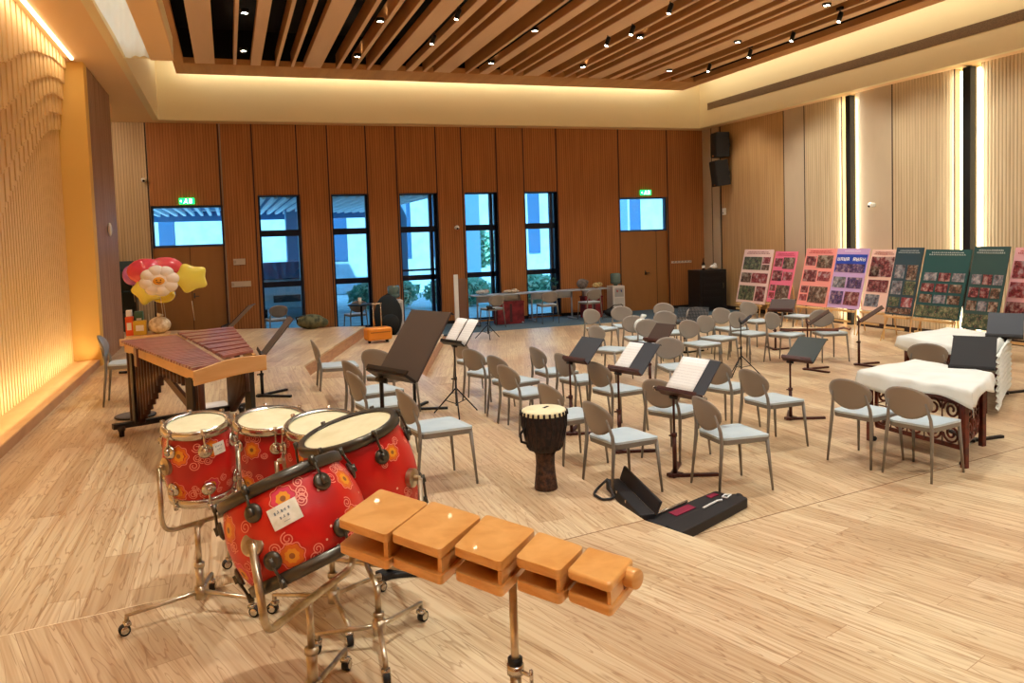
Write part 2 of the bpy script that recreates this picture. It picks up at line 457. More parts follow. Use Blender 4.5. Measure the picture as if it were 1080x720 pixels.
# reeded wall behind the column, with alcove beyond
struct('wall_left', MB().m(P_LEFTD).bb((XL-.3, YCOL+.3, 0), (XL, 16.4, HS+.4)))
struct('wall_left', MB().m(P_LEFTD).bb((XL-.35, 16.4, 0), (XL-.05, 16.75, HS+.4)))
struct('wall_left', MB().m(PLASTER).bb((-6.2, 16.4, 0), (-6.0, YB+.3, HS+.6)))
struct('wall_left', MB().m(P_BACKL).bb((-6.0, 16.4, 0), (XL-.35, 16.6, HS+.6)))
# ---- right wall
wr = MB()
SL = [(14.05, 14.16), (11.07, 11.22)]      # black slots
cuts = [YN, 10.70, 11.62, 13.88, 14.5, YB]
wr.m(P_RIGHT).bb((XR, YN, 0), (XR+.3, 10.86, HS+.4))
wr.m(P_RIGHT).bb((XR, 11.42, 0), (XR+.3, 12.9, HS+.4))
wr.m(P_RPLAIN).bb((XR, 12.9, 0), (XR+.3, 13.90, HS+.4))
wr.m(P_RIGHT).bb((XR, 14.32, 0), (XR+.3, 15.5, HS+.4))
wr.m(P_RPLAIN).bb((XR, 15.5, 0), (XR+.3, 16.27, HS+.4))
wr.m(panel_mat('panel_reeded_corner', (196,156,106), (212,174,124), 1, .07, depth=.25)).bb((XR, 16.27, 0), (XR+.3, 18.9, HS+.4))
wr.m(P_RPLAIN).bb((XR, 19.0, 0), (XR+.3, YB+.3, HS+.4))
wr.m(BLACK).bb((XR+.03, 18.9, 0), (XR+.3, 19.0, HS+.4))
struct('wall_right', wr)
sl = MB()
LEDW = mat('led_diffuser', (255,246,220), .5, emis=(255,236,190), es=5.0)
for (a, b, c, d) in ((10.86, 11.06, 11.22, 11.42), (13.90, 14.04, 14.17, 14.32)):
    sl.m(BLACK).bb((XR-.03, b, 0), (XR+.1, c, HS-.02))
    sl.m(PLASTER2).bb((XR+.14, a, 0), (XR+.3, d, HS+.4))
struct('wall_right', sl)
for (a, b) in ((10.86, 11.06), (11.22, 11.42), (13.90, 14.04), (14.17, 14.32)):
    s = MB().m(LEDW); s.bb((XR+.10, a+.03, .05), (XR+.13, b-.03, HS-.05)); struct('trim_6', s)
sm = MB().m(SEAM)
for yy in (12.9, 11.42, 14.32, 15.53, 16.27, 19.35): sm.bb((XR-.006, yy-.012, 0), (XR+.002, yy+.012, HS))
struct('trim_7', sm)
sm = MB().m(SEAM).bb((XR-.012, YN, 0), (XR+.002, 10.86, .1)); sm.bb((XR-.012, 11.42, 0), (XR+.002, 13.9, .1)); sm.bb((XR-.012, 14.32, 0), (XR+.002, YB, .1)); struct('baseboard_right', sm)
# near wall behind the photographer
struct('wall_near', MB().m(P_BACK).bb((-6, YN-.3, 0), (XR+.3, YN, 7.2)))
# ---- soffits and bulkheads
BX0, BX1, BY = -1.30, 12.35, 19.35
ZT = 6.35
so = MB().m(PLASTER)
so.bb((XF-.3, YN, HS), (BX0-.12, YCOL+.001, HS+.06)); so.bb((XL-.3, YCOL+.001, HS), (BX0-.12, 17.6, HS+.06))
so.bb((-6, 17.6, HS), (BX0-.12, YB+.3, HS+.06)); so.bb((BX0-.12, BY+.12, HS), (BX0, YB+.3, HS+.06))
so.bb((BX0, BY+.12, HS), (BX1+.12, YB+.3, HS+.06)); so.bb((BX1+.12, YN, HS), (XR+.3, YB+.3, HS+.06))
struct('ceiling', so)
al = MB().m(PLASTER).bb((-6, 17.0, HS-.25), (XL-.1, 17.6, HS+.1)); struct('ceiling', al)
al = MB().m(PLASTER).bb((-6, 16.4, HS+.0), (XL-.3, 17.0, HS+.1)); struct('ceiling', al)
bk = MB().m(PLASTER2)
bk.bb((BX0-.12, BY, HS), (BX1+.12, BY+.12, ZT)); bk.bb((BX1, YN, HS), (BX1+.12, BY, ZT))
bk.bb((BX0-.12, YN, HS), (BX0, BY, ZT))
bk.m(PLASTER).bb((-.95, YN, HS+.001), (-.63, 13.3, HS+.08)); bk.m(PLASTER2).bb((-.72, YN, HS+.08), (-.63, 13.3, HS+.35)); bk.bb((BX0, 13.24, HS+.02), (-.95, 13.3, HS+.35))
struct('ceiling', bk)
# clerestory on the left: pale gathered curtain lit by daylight behind glass
cm_ = bpy.data.materials.new('skylight_fabric'); cm_.use_nodes = True; nt_ = cm_.node_tree; nt_.nodes.clear()
n1, n2, n3, n4 = nt_.nodes.new('ShaderNodeBsdfDiffuse'), nt_.nodes.new('ShaderNodeBsdfTranslucent'), nt_.nodes.new('ShaderNodeMixShader'), nt_.nodes.new('ShaderNodeOutputMaterial')
n1.inputs[0].default_value = (.86, .88, .84, 1); n2.inputs[0].default_value = (.9, .93, .88, 1); n3.inputs[0].default_value = .6
nt_.links.new(n1.outputs[0], n3.inputs[1]); nt_.links.new(n2.outputs[0], n3.inputs[2]); nt_.links.new(n3.outputs[0], n4.inputs[0])
cu = MB().m(cm_, True)
def cfn(u, v):
    yy = YN+(13.24-YN)*u; xx = BX0+.02+(.33)*v
    return Vector((xx, yy, HS+.03+.025*math.sin(yy*5+v*7)*math.sin(v*9)+.02*math.sin(yy*1.7-v*4)))
cu.grid(cfn, 300, 16)
o = struct('window_6', cu)
CURT = o
# AC slot in right bulkhead
ac = MB().m(noisy('vent_mesh', [(.4, (96,72,44)), (.6, (128,98,62))], 90, .7)); 
za = atX(900, 68, BX1-.01)
ac.bb((BX1-.012, YN, 5.38), (BX1+.001, 18.95, 5.56)); struct('trim_8', ac)
# roof above everything
struct('ceiling', MB().m(BLACK).bb((-6.3, YN-.3, 7.0), (XR+.6, YB+.3, 7.15)))
struct('ceiling', MB().m(BLACK).bb((-6.3, YN-.3, HS+.3), (BX0-1.2, YB+.3, HS+.35)))
struct('ceiling', MB().m(PLASTER).bb((BX1, YN, ZT), (XR+.3, YB+.3, ZT+.05)))
struct('ceiling', MB().m(PLASTER).bb((XF-.3, BY, ZT), (XR+.3, YB+.3, ZT+.05)))
struct('wall_upper', MB().m(BLACK).bb((XR+.3, YN, 5.3), (XR+.35, YB+.3, 7.1)))
struct('wall_upper', MB().m(BLACK).bb((-6, YB+.25, 5.3), (XR+.35, YB+.3, 7.1)))
# ---- slatted ceiling
FX0, FX1, FY1, FZ = -.87, 11.65, 19.05, 5.90
fr = MB().m(CEILW)
fr.bb((FX0, 17.95, FZ), (FX1, FY1, FZ+.12)); fr.bb((FX0, YN, FZ), (FX0+.2, 17.95, FZ+.12)); fr.bb((FX1-.35, YN, FZ), (FX1, 17.95, FZ+.12))
fr.bb((FX0, FY1-.05, FZ), (FX1, FY1, FZ+.22)); fr.bb((FX1-.05, YN, FZ+.12), (FX1, FY1, FZ+.22)); fr.bb((FX0, YN, FZ+.12), (FX0+.05, FY1, FZ+.22))
struct('ceiling', fr)
struct('ceiling', MB().m(mat('plenum', (16,12,10), .9)).bb((FX0, YN, 6.62), (FX1, FY1, 6.7)).bb((FX0, 17.99, FZ+.12), (FX1, 18.05, 6.62)).bb((FX0+.02, YN, FZ+.2), (FX0+.06, 18, 6.62)).bb((FX1-.06, YN, FZ+.2), (FX1-.02, 18, 6.62)))
pat = [(.38,.36,0), (.06,.28,1), (.20,.30,0), (.06,.26,1), (.06,.20,1), (.36,.32,0), (.07,.28,1), (.07,.24,1), (.06,.26,1), (.34,.22,0), (.14,.24,0), (.07,.18,1)]
x = FX0+.42; i = 0; slats = MB().m(CEILS); gaps = []
while x < FX1-.6:
    w, g, thin = pat[i % len(pat)]
    hgt = .30 if thin else .16
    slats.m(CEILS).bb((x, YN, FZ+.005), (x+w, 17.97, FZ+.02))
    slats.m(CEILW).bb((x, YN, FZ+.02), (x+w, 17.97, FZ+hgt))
    gaps.append((x+w+g/2, g)); x += w+g; i += 1
struct('ceiling', slats)
# left wall light line
LINE = mat('line_light', (255,255,255), .5, emis=(255,240,214), es=6)
b = MB().m(LINE); b.bb((-2.02, YN, HS-.025), (-1.985, YCOL-.25, HS-.001)); ll = b.build('line_light')
tag(ll, 'long thin glowing light strip above the wavy finned wall at left', 'light')

# ================================================================== EXTERIOR
EXT = MB().m(noisy('paving', [(.4, (196,206,212)), (.6, (216,224,228))], 3, .8)).bb((-60, YB+.3, -.12), (70, 90, -.02)); struct('ground_outside', EXT)
FACADE = noisy('facade_pale', [(.4, (176,206,222)), (.6, (190,218,232))], 2, .7)
FWIN = mat('facade_dark_window', (66,110,150), .2, .2)
FPIL = mat('facade_pillar', (104,150,186), .5)
root = thing('building', 'pale blue-white building with dark vertical window slots seen through the tall windows', 'building', (8, 34, 0))
b = MB().m(FACADE).bb((-16, 0, 0), (22, 8, 12)); b.build('wall', root)
for i, xx in enumerate([-13, -10.5, -8, -5.2, -3.9, -1.2, .2, 3.5, 4.7, 8.6, 9.8, 13, 15, 18]):
    b = MB().m(FWIN).bb((xx, -.06, 1.4), (xx+.55, .02, 7.5)); b.build('window', root)
for xx, yy, hh in ((5.35, 27, 6), (7.9, 27, 6), (11.2, 25.5, 6), (13.6, 27, 6), (2.2, 29, 6)):
    b = MB().m(FPIL).bb((xx-.3, yy-.3, -.02), (xx+.3, yy+.3, hh)); o = b.build('pillar')
    tag(o, None, 'pillar'); o['label'] = {5.35:'blue-grey outdoor pillar seen through the second tall window', 7.9:'blue-grey outdoor pillar seen through the third tall window', 11.2:'blue-grey outdoor pillar seen through the fourth tall window', 13.6:'blue-grey outdoor pillar seen through the fifth tall window', 2.2:'blue-grey outdoor pillar behind the parked car'}[xx]
# slatted porch ceiling
pc = thing('porch_canopy', 'white slatted porch canopy seen through the tops of the left windows', 'canopy', (0, 20.3, 3.33))
b = MB().m(mat('canopy_beam', (70,130,176), .5)).bb((-4, 10.6, -.26), (5.4, 10.9, .1)); b.bb((-4, .0, .12), (5.4, 10.9, .16)); b.build('beam', pc)
b = MB().m(mat('canopy_slat', (235,245,250), .5))
for k in range(33): b.box((-3.9+k*.28, 5.3, -.03), (.09, 10.5, .10))
b.build('slat_panel', pc)
# hedge
def leaf_blob(name, label, cat, c, size, n, col1, col2, seed, group=None, leaf=.11):
    r = random.Random(seed); b = MB().m(col1); 
    b.m(noisy('leaf_core', [(.4, (70,130,110)), (.6, (110,170,140))], 7, .8)).sphere((0,0,size[2]), 1, 8, (size[0]*.8, size[1]*.8, size[2]*.85))
    for _ in range(n):
        th, ph = r.uniform(0, 2*PI), math.acos(r.uniform(-1, 1)); rr = r.uniform(.8, 1.05)
        p = Vector((size[0]*rr*math.sin(ph)*math.cos(th), size[1]*rr*math.sin(ph)*math.sin(th), size[2]+size[2]*rr*math.cos(ph)))
        b.m(col1 if r.random() < .5 else col2)
        u = Vector((r.uniform(-1,1), r.uniform(-1,1), r.uniform(-1,1))).normalized(); w = u.orthogonal().normalized()
        b.face([b.v(p-u*leaf), b.v(p+w*leaf*.5), b.v(p+u*leaf), b.v(p-w*leaf*.5)])
    return b, c
LG1 = mat('leaf_light', (206,244,214), .6); LG2 = mat('leaf_mid', (150,214,180), .6)
for k, (xx, yy, lb) in enumerate([(4.6,25.5,'low green hedge shrub outside the second window'), (6.9,25.0,'low green hedge shrub outside the third window'), (9.2,24.6,'low green hedge shrub outside the fourth window'), (11.6,24.6,'low green hedge shrub outside the fifth window')]):
    b, c = leaf_blob('', '', '', None, (1.15, .5, .48), 700, LG1, LG2, k)
    o = b.build('hedge_shrub'); o.location = (xx, yy, -.02); tag(o, lb, 'shrub', 'hedge shrubs outside')
tr = thing('tree', 'small pale green tree standing outside the fourth tall window', 'tree', (8.6, 28.4, -.02))
MB().m(mat('bark', (90,90,84), .8)).tube([(0,0,0),(.05,0,1.0),(-.05,.05,1.9)], [.08,.06,.04]).build('trunk', tr)
b, c = leaf_blob('', '', '', None, (.9, .7, .7), 900, LG1, LG2, 11, leaf=.13); o = b.build('crown', tr); o.location = (0, 0, 1.1)
# parked car
CARP = mat('car_paint', (196,216,228), .25, .2, coat=.6); CARG = mat('car_glass', (70,104,134), .1, .3)
cr = thing('car', 'pale silver-blue parked car seen through the leftmost tall window', 'car', (1.75, 26.6, -.02), PI/2)
b = MB().m(CARP, False)
prof = [(-.95,.28),(-1.0,.75),(-.9,.98),(-.62,1.08),(-.55,1.5),(.9,1.55),(1.5,1.5)]
def carslice(x): return None
body = [(-2.3,.3),(-2.35,.72),(-2.15,.95),(-1.1,1.08),(-.35,1.62),(1.3,1.66),(2.0,1.1),(2.3,1.0),(2.35,.35)]
b.prism3([(p[0], -.9, p[1]) for p in body], (0, 1.8, 0)); b.build('body', cr, bevel=.07, seg=3)
b = MB().m(CARG); b.prism3([(-.98,-.915,1.1),(-.32,-.915,1.54),(1.2,-.915,1.57),(1.75,-.915,1.12)], (0,.02,0)); b.prism3([(-1.1,-.8,1.11),(-.42,-.75,1.6),(-.42,.75,1.6),(-1.1,.8,1.11)], (-.02,0,.02)); b.build('windows', cr)
b = MB().m(mat('car_trim', (40,52,66), .4)); b.bb((-2.3, -.925, .3), (2.3, -.89, .42)); b.bb((-2.38,-.6,.5),(-2.32,.6,.7)); b.build('grille', cr)
for xx in (-1.5, 1.5):
    for yy in (-.86, .86):
        b = MB().m(RUBBER); mx = Matrix.Translation((xx, yy, .33)) @ Matrix.Rotation(PI/2, 4, 'X'); b.lathe([(.33,-.1),(.33,.1)], 24, mx); b.m(CHROME).lathe([(.2,-.105),(.2,.105)], 20, mx); b.build('wheel', cr)

# ================================================================== CHAIRS
def make_chair():
    t = thing('chair', 'x', 'chair')
    s = MB().m(SEATP, True)
    poly = rounded([(-.215,-.20,0),(.225,-.225,0),(.225,.225,0),(-.215,.20,0)], .06, 5)
    s.m(SEATP)
    def zc(p): return .448 + .010*(abs(p.y)/.22)**2 - .006*max(0, p.x/.22)
    top = [s.v((p.x, p.y, zc(p)+.014)) for p in poly]; inn = [s.v((p.x*.86, p.y*.86, zc(p)+.010)) for p in poly]; bot = [s.v((p.x, p.y, zc(p)-.004)) for p in poly]
    n = len(poly); s.face(inn)
    for i in range(n):
        j = (i+1) % n; s.face([top[i], top[j], inn[j], inn[i]]); s.face([bot[i], bot[j], top[j], top[i]])
    s.face(bot[::-1]); s.build('seat', t)
    f = MB().m(FRAMEP)
    rim = [Vector((p.x*1.0, p.y*1.0, .425)) for p in poly]
    a = [f.v((p.x, p.y, zc(p)-.004)) for p in poly]; b = [f.v((p.x*.98, p.y*.98, .412)) for p in poly]
    for i in range(n):
        j = (i+1) % n; f.face([a[i], a[j], b[j], b[i]])
    f.face(b[::-1]); f.face(a); f.build('seat_frame', t)
    # backrest: egg-shaped shell, wrapped
    g = MB().m(BACKP, True); NR, NA = 7, 28; cen = None
    def pt(u, ang, off):
        yy = .212*u*math.cos(ang); zz = .145*u*math.sin(ang)
        zz *= (1.0 if zz > 0 else .95)
        yy *= 1 + .10*math.sin(ang)
        X = -.283 + 1.1*yy*yy - .22*zz
        return Vector((X+off, yy, .645+zz))
    for off, flip in ((-.007, 1), (.007, 0)):
        c = g.v(pt(0, 0, off)); prev = None
        for i in range(1, NR+1):
            ring = [g.v(pt(i/NR, 2*PI*k/NA, off if i < NR else off*.6)) for k in range(NA)]
            for k in range(NA):
                k2 = (k+1) % NA
                g.face([c, ring[k], ring[k2]] if prev is None else [prev[k], ring[k], ring[k2], prev[k2]])
            prev = ring
        if flip: last = prev
        else:
            for k in range(NA): g.face([last[k], last[(k+1)%NA], prev[(k+1)%NA], prev[k]])
    g.build('backrest', t)
    for sy in (-1, 1):
        b = MB().m(FRAMEP, True).tube([(-.27, sy*.215, 0), (-.225, sy*.195, .42), (-.228, sy*.185, .52), (-.262, sy*.160, .66)], [.010,.0165,.0145,.009], 8); b.build('leg', t)
        b = MB().m(FRAMEP, True).tube([(.235, sy*.222, 0), (.20, sy*.20, .435)], [.010,.0165], 8); b.build('leg', t)
    return t
CH0 = make_chair(); used = [False]
def chair(label, cpx, z, hd, group, xy=None):
    if not used[0]: c = CH0; used[0] = True
    else: c = copy_tree(CH0)
    p = at(cpx[0], cpx[1], z+.455) if cpx else Vector((xy[0], xy[1], 0))
    c.location = (p.x, p.y, z); c.rotation_euler = (0, 0, (hd-5 if hd > -15 and not xy else hd)*D2R)
    c['label'] = label; c['group'] = group; c['category'] = 'chair'
    return c
G = 'taupe chairs set out for the players'
L = .2
chair('taupe chair by the orange left wall, behind the marimba', (137,382), .4, 5, G)
chair('taupe chair nearest the large tilted black music stand, front chair on the middle step', (461,449), L, 14, G)
chair('taupe chair under the big dark desk, second from the drums on the middle step', (404,425), L, 16, G)
chair('taupe chair third from the drums, its back left of the black pole', (396,411), L, 22, G)
chair('taupe chair with wide back towards the viewer, left of the big dark desk', (412,395), L, 50, G)
chair('taupe chair standing alone against the edge of the upper platform', (357,385), L, 4, G)
chair('taupe chair behind the upright sheet music, farthest of the row by the lower step', (502,380), 0, 20, G)
chair('taupe chair just right of the tripod stand with the open score', (515,392), 0, 30, G)
chair('taupe chair overlapped by its neighbour, middle of the cluster left of the goblet drum', (543,401), 0, 22, G)
chair('taupe chair just behind the goblet drum to its left', (556,413), 0, 20, G)
chair('taupe chair half hidden behind the goblet drum, its back touching the drum head', (604,437), 0, 16, G)
chair('taupe chair with narrow side-on back on open floor left of the grey-topped stand', (586,391), 0, 12, G)
chair('taupe chair partly hidden behind the pole of the grey-topped stand', (614,399), 0, 16, G)
chair('taupe chair behind the stand holding half a white sheet', (651,410), 0, 18, G)
chair('taupe chair standing over the open black flute case', (656,460), 0, 14, G)
chair('taupe chair under the tray of flutes on the central stand', (713,431), 0, 30, G)
chair('taupe chair right of the central stand, nearest of its row', (772,456), 0, 4, G)
chair('taupe chair in front of the slate-topped stand at right', (815,421), 0, 10, G)
chair('taupe chair behind the black folder of the central stand', (769,407), 0, 25, G)
chair('taupe chair left of the cloth-covered hammered dulcimer', (913,433), 0, 20, G)
chair('taupe chair nearest the camera at the cloth-covered hammered dulcimer', (974,443), 0, 20, G)
chair('taupe chair between the two cloth-covered dulcimers', (981,388), 0, 42, G)
chair('pale grey chair whose back rises behind the score on the central stand', (715,386), 0, -95, G)
G2 = 'grey chairs in the far rows'
chair('grey chair at the edge of the blue carpet, farthest left of the far rows', (634,346), 0, -72, G2)
chair('grey chair half hidden behind the grey-topped stand', (644,368), 0, -60, G2)
chair('grey chair just right of the black bag and water dispenser', (660,343), 0, -100, G2)
chair('grey chair with a white bundle on it', (674,356), 0, -100, G2)
chair('grey chair right of the white bundle, behind the small brown stand', (691,361), 0, -95, G2)
chair('grey chair in front of the right door, rearmost of an overlapping pair', (705,339), 0, -100, G2)
chair('grey chair in front of the right door, front one of an overlapping pair', (707,350), 0, -100, G2)
chair('grey chair between the right door and the black equipment rack', (742,345), 0, -95, G2)
chair('grey chair behind the perforated music stand', (739,362), 0, -80, G2)
chair('grey chair in front of the black equipment rack', (771,346), 0, -85, G2)
chair('grey chair right of the thin tripod stand', (790,351), 0, -80, G2)
chair('grey chair below the leftmost poster board', (799,338), 0, -85, G2)
chair('grey chair close behind the thin tripod stand', (757,356), 0, -75, G2)
chair('grey chair under the tilted brown stand, its seat carrying the neck end of the lute', (829,352), 0, -72, G2)
chair('grey chair carrying the body of the long lute', (874,350), 0, -105, G2)
chair('grey chair behind the tilted brown stand below the pink posters', (842,333), 0, -70, G2)

# ================================================================== MUSIC STANDS
def desk_frame(hd, tilt):
    """local axes of a desk: x along width, y up the slope, z out of the face (towards the player)"""
    face = Vector((math.cos(hd), math.sin(hd), 0)); side = Vector((-math.sin(hd), math.cos(hd), 0))
    up = Vector((0,0,1))*math.cos(tilt) - face*math.sin(tilt)
    return side, up, side.cross(up).normalized()
def stand(label, foot, z, ylip, hd=195, w=.5, hgt=.36, tilt=42, base='flat', m=DESKBR, pm=None, name='music_stand', perf=False, lip=.06, bh=None, group='music stands', thick=.012, foot_r=.28, lean=0, awo=.02, ash=.09):
    pm = pm or m
    p = at(foot[0], foot[1], z); zl = bh if bh else zfor(p.x, p.y, ylip)-z
    zl = max(.5, min(1.5, zl))
    t = thing(name, label, 'music stand', (p.x, p.y, z), 0, group)
    hd *= D2R; tilt *= D2R
    side, up, nrm = desk_frame(hd, tilt)
    if nrm.dot(Vector((math.cos(hd), math.sin(hd), 0))) < 0: nrm = -nrm
    aw = -Vector((math.cos(hd), math.sin(hd), 0))
    c0 = Vector((0, 0, zl+.01)) + aw*awo + side*ash          # middle of the lower edge
    ptop = Vector((0, 0, zl+.012))
    pmid = Vector((0, 0, zl-.03))
    # desk
    b = MB().m(m)
    q = [c0-side*w/2, c0+side*w/2, c0+side*w/2*.96+up*hgt, c0-side*w/2*.96+up*hgt]
    if not perf:
        b.prism3(q, -nrm*thick)
        b.m(m).prism3([c0-side*w/2+up*hgt*.985, c0+side*w/2+up*hgt*.985, c0+side*w/2+up*hgt, c0-side*w/2+up*hgt], -nrm*(thick+.012))
    else:
        NX, NY = 22, 12
        for i in range(NX+1):
            s_ = side*(w*(i/NX-.5)); b.prism3([c0+s_-side*.007, c0+s_+side*.007, c0+s_+side*.007+up*hgt, c0+s_-side*.007+up*hgt], -nrm*.004)
        for j in range(NY+1):
            u_ = up*(hgt*j/NY); b.prism3([c0-side*w/2+u_-up*.007, c0+side*w/2+u_-up*.007, c0+side*w/2+u_+up*.007, c0-side*w/2+u_+up*.007], -nrm*.006)
    b.build('desk', t, bevel=.003 if not perf else 0)
    b = MB().m(pm).prism3([c0-side*w/2, c0+side*w/2, c0+side*w/2-up*.014, c0-side*w/2-up*.014], nrm*lip)
    b.prism3([c0-side*w/2+nrm*lip, c0+side*w/2+nrm*lip, c0+side*w/2+nrm*lip+up*.02, c0-side*w/2+nrm*lip+up*.02], nrm*.006)
    b.build('ledge', t)
    # pole
    b = MB().m(pm, True)
    if base == 'flat': b.tube([(0,0,.02), (0,0,zl*.52)], .019, 12); b.tube([(0,0,zl*.52), pmid, ptop], .011, 10)
    else: b.tube([(0,0,.10), (0,0,zl*.55)], .012, 10); b.tube([(0,0,zl*.55), pmid, ptop], .008, 8)
    b.build('pole', t)
    b = MB().m(pm, True).tube([(0,0,zl*.50), (0,0,zl*.545)], .026 if base == 'flat' else .017, 12); b.tube([(0,.0,zl*.52), (-.05,.0,zl*.52)], .008, 8); b.build('clamp', t)
    b = MB().m(BLACKM, True).tube([ptop-side*.04-Vector((0,0,.02)), ptop+side*.04-Vector((0,0,.02))], .014, 10); b.build('hinge', t)
    if base == 'flat':
        # two flat arms meeting in a V under the pole
        for a in (35, -35):
            an = hd+PI+a*D2R
            v = Vector((math.cos(an), math.sin(an), 0))
            b = MB().m(BLACKM if pm is BLACKM else pm)
            b.box(v*.19 - Vector((math.cos(hd+PI), math.sin(hd+PI), 0))*.04 + Vector((0,0,.014)), (.44, .045, .026), an); b.build('base_arm', t, bevel=.004)
        b = MB().m(pm).box((0,0,.016), (.12,.09,.03), hd); b.build('base_plate', t, bevel=.004)
    else:
        for k in range(3):
            a = hd + PI/3 + k*2*PI/3
            v = Vector((math.cos(a), math.sin(a), 0))
            b = MB().m(pm, True).tube([(0,0,.30), v*foot_r+Vector((0,0,.006))], .008, 8); b.tube([v*foot_r*.5+Vector((0,0,.155)), (0,0,.12)], .005, 6); b.build('leg', t)
    t['_f'] = 0; del t['_f']
    return t, c0+Vector(t.location), side, up, nrm
def sheet(label, fr, u0, u1, v0, v1, m=PAPER, name='sheet_music', curl=.0, group='sheet music', off=.004, staff=True):
    """sheet lying on a desk; u across (metres from centre), v up the slope"""
    t, c0, side, up, nrm = fr
    b = MB().m(m, True)
    def fn(u, v): return c0 + side*(u0+(u1-u0)*u) + up*(v0+(v1-v0)*v) + nrm*(off+curl*math.sin(PI*u))
    b.grid(fn, 8, 4)
    o = b.build(name, solid=.002); tag(o, label, 'sheet music', group)
    return o
def staff_mat():
    m = mat('score_paper', (238,240,240), .7); t = NT(m)
    v = t.coords('Object'); sp = t.n('ShaderNodeSeparateXYZ'); t.l(v, sp.inputs[0])
    f = t.math('FRACT', t.math('MULTIPLY', sp.outputs[2], 46)); nz = t.n('ShaderNodeTexNoise'); nz.inputs['Scale'].default_value = 120; t.l(v, nz.inputs[0])
    k = t.math('MULTIPLY', t.math('GREATER_THAN', f, .72), t.math('GREATER_THAN', nz.outputs[0], .45))
    t.l(t.mix(t.math('MULTIPLY', k, .22), (240,242,242), (150,155,165)), t.b.inputs['Base Color']); return m
SCORE = staff_mat()

S1 = stand('large black music stand with empty wide desk behind the red drums', (411,607), .4, 399, 203, .36, .40, 36, 'flat', mat('big_desk', (64,54,50), .5), BLACKM, foot_r=.3, lip=.07, awo=.03, ash=.09)
fr = stand('thin tripod music stand holding an open two-page score', (482,437), .2, 364, 200, .40, .30, 38, 'tripod', BLACKM, BLACKM, awo=.0, ash=0)
sheet('left page of the open score on the thin tripod stand', fr, .01, .20, .0, .33, SCORE, curl=.012)
sheet('right page of the open score on the thin tripod stand', fr, -.21, -.01, .0, .33, SCORE, curl=.012)
stand('music stand with empty slate-grey desk left of the white-sheet stand', (603,458), 0, 382, 197, .36, .34, 45, 'flat', SLATE, MAROON)
fr = stand('maroon-poled music stand with slate desk half covered by one white sheet', (654,477), 0, 393, 197, .42, .38, 45, 'flat', SLATE, MAROON)
sheet('single white sheet on the left half of the slate desk', fr, -.20, .0, .01, .36, SCORE)
fr5 = stand('central maroon music stand with black folder, white score and flute tray', (712,502), 0, 418, 195, .46, .40, 42, 'flat', SLATE, MAROON, lip=.08, awo=.02, ash=.07)
sheet('large white score sheet on the central stand', fr5, -.22, .10, .02, .40, SCORE)
stand('small brown music stand behind the half-covered slate stand', (686,409), 0, 361, 195, .38, .32, 42, 'flat', mat('desk_umber', (70,48,38), .5), MAROON)
stand('perforated metal music stand before the grey chairs', (724,372), 0, 352, 225, .54, .34, 35, 'flat', BLACKM, BLACKM, perf=True)
stand('thin black tripod stand with folded desk in the middle of the room', (782,396), 0, 340, 145, .34, .16, 50, 'tripod', BLACKM, BLACKM)
stand('brown music stand tilted below the pink posters', (818,369), 0, 329, 218, .44, .30, 48, 'flat', mat('desk_umber', (70,48,38), .5), MAROON)
stand('slate green music stand alone on the open floor at right centre', (834,442), 0, 381, 195, .38, .36, 48, 'flat', DKGREEN, MAROON)
stand('music stand seen edge-on with thin slanted desk behind the lute', (852,390), 0, 341, 141, .46, .34, 55, 'flat', mat('desk_umber', (70,48,38), .5), MAROON)
stand('brown music stand seen edge-on in front of the dark green posters', (906,385), 0, 338, 140, .46, .38, 55, 'flat', mat('desk_umber', (70,48,38), .5), MAROON)
stand('black music stand with upright empty desk behind the near dulcimer', (1024,465), 0, 392, 213, .40, .37, 32, 'flat', mat('desk_black', (34,36,40), .5), BLACKM, awo=.045, ash=0)
stand('dark slate music stand behind the far dulcimer', (1060,415), 0, 356, 214, .40, .35, 34, 'flat', SLATE, BLACKM, awo=-.10, ash=0)
stand('black tripod stand near the windows left of the long tables', (515,357), 0, 326, 200, .2, .04, 60, 'tripod', BLACKM, BLACKM, foot_r=.3)
stand('black music stand with narrow side-on desk right of the marimba', (277,418), .4, 380, 182, .46, .52, 40, 'flat', mat('desk_grey', (84,76,72), .5), BLACKM)
stand('brown music stand just beyond the marimba bars', (243,380), .4, 354, 165, .46, .50, 46, 'flat', mat('desk_umber', (70,48,38), .5), BLACKM)
stand('black-poled music stand hidden behind the large black desk', (438,432), .2, 372, 197, .34, .28, 45, 'flat', mat('desk_black', (34,36,40), .5), BLACKM)
# flutes in the tray of the central stand
t_, c0, side, up, nrm = fr5
for k, (o1, o2, lb, mm, r) in enumerate([(.045, .29, 'maroon bamboo flute lying outermost in the tray of the central stand', MAROON, .014), (.016, .25, 'dark bamboo flute lying against the score in the tray of the central stand', mat('flute_dark', (52,30,28), .35), .012)]):
    a = c0+nrm*(.022+k*.03)+side*.30+up*.010; b_ = c0+nrm*(.022+k*.03)-side*.30+up*.010
    root = thing('bamboo_flute', lb, 'flute', a, 0, 'flutes on the central stand'); d = b_-a
    MB().m(mm, True).tube([(0,0,0), d], r, 12).build('body', root)
    for q in (0.0, .33, .66, 1.0): MB().m(mat('bone', (226,206,180), .4), True).tube([d*q*.985, d*(q*.985+.012)], r*1.12, 12).build('ring', root)

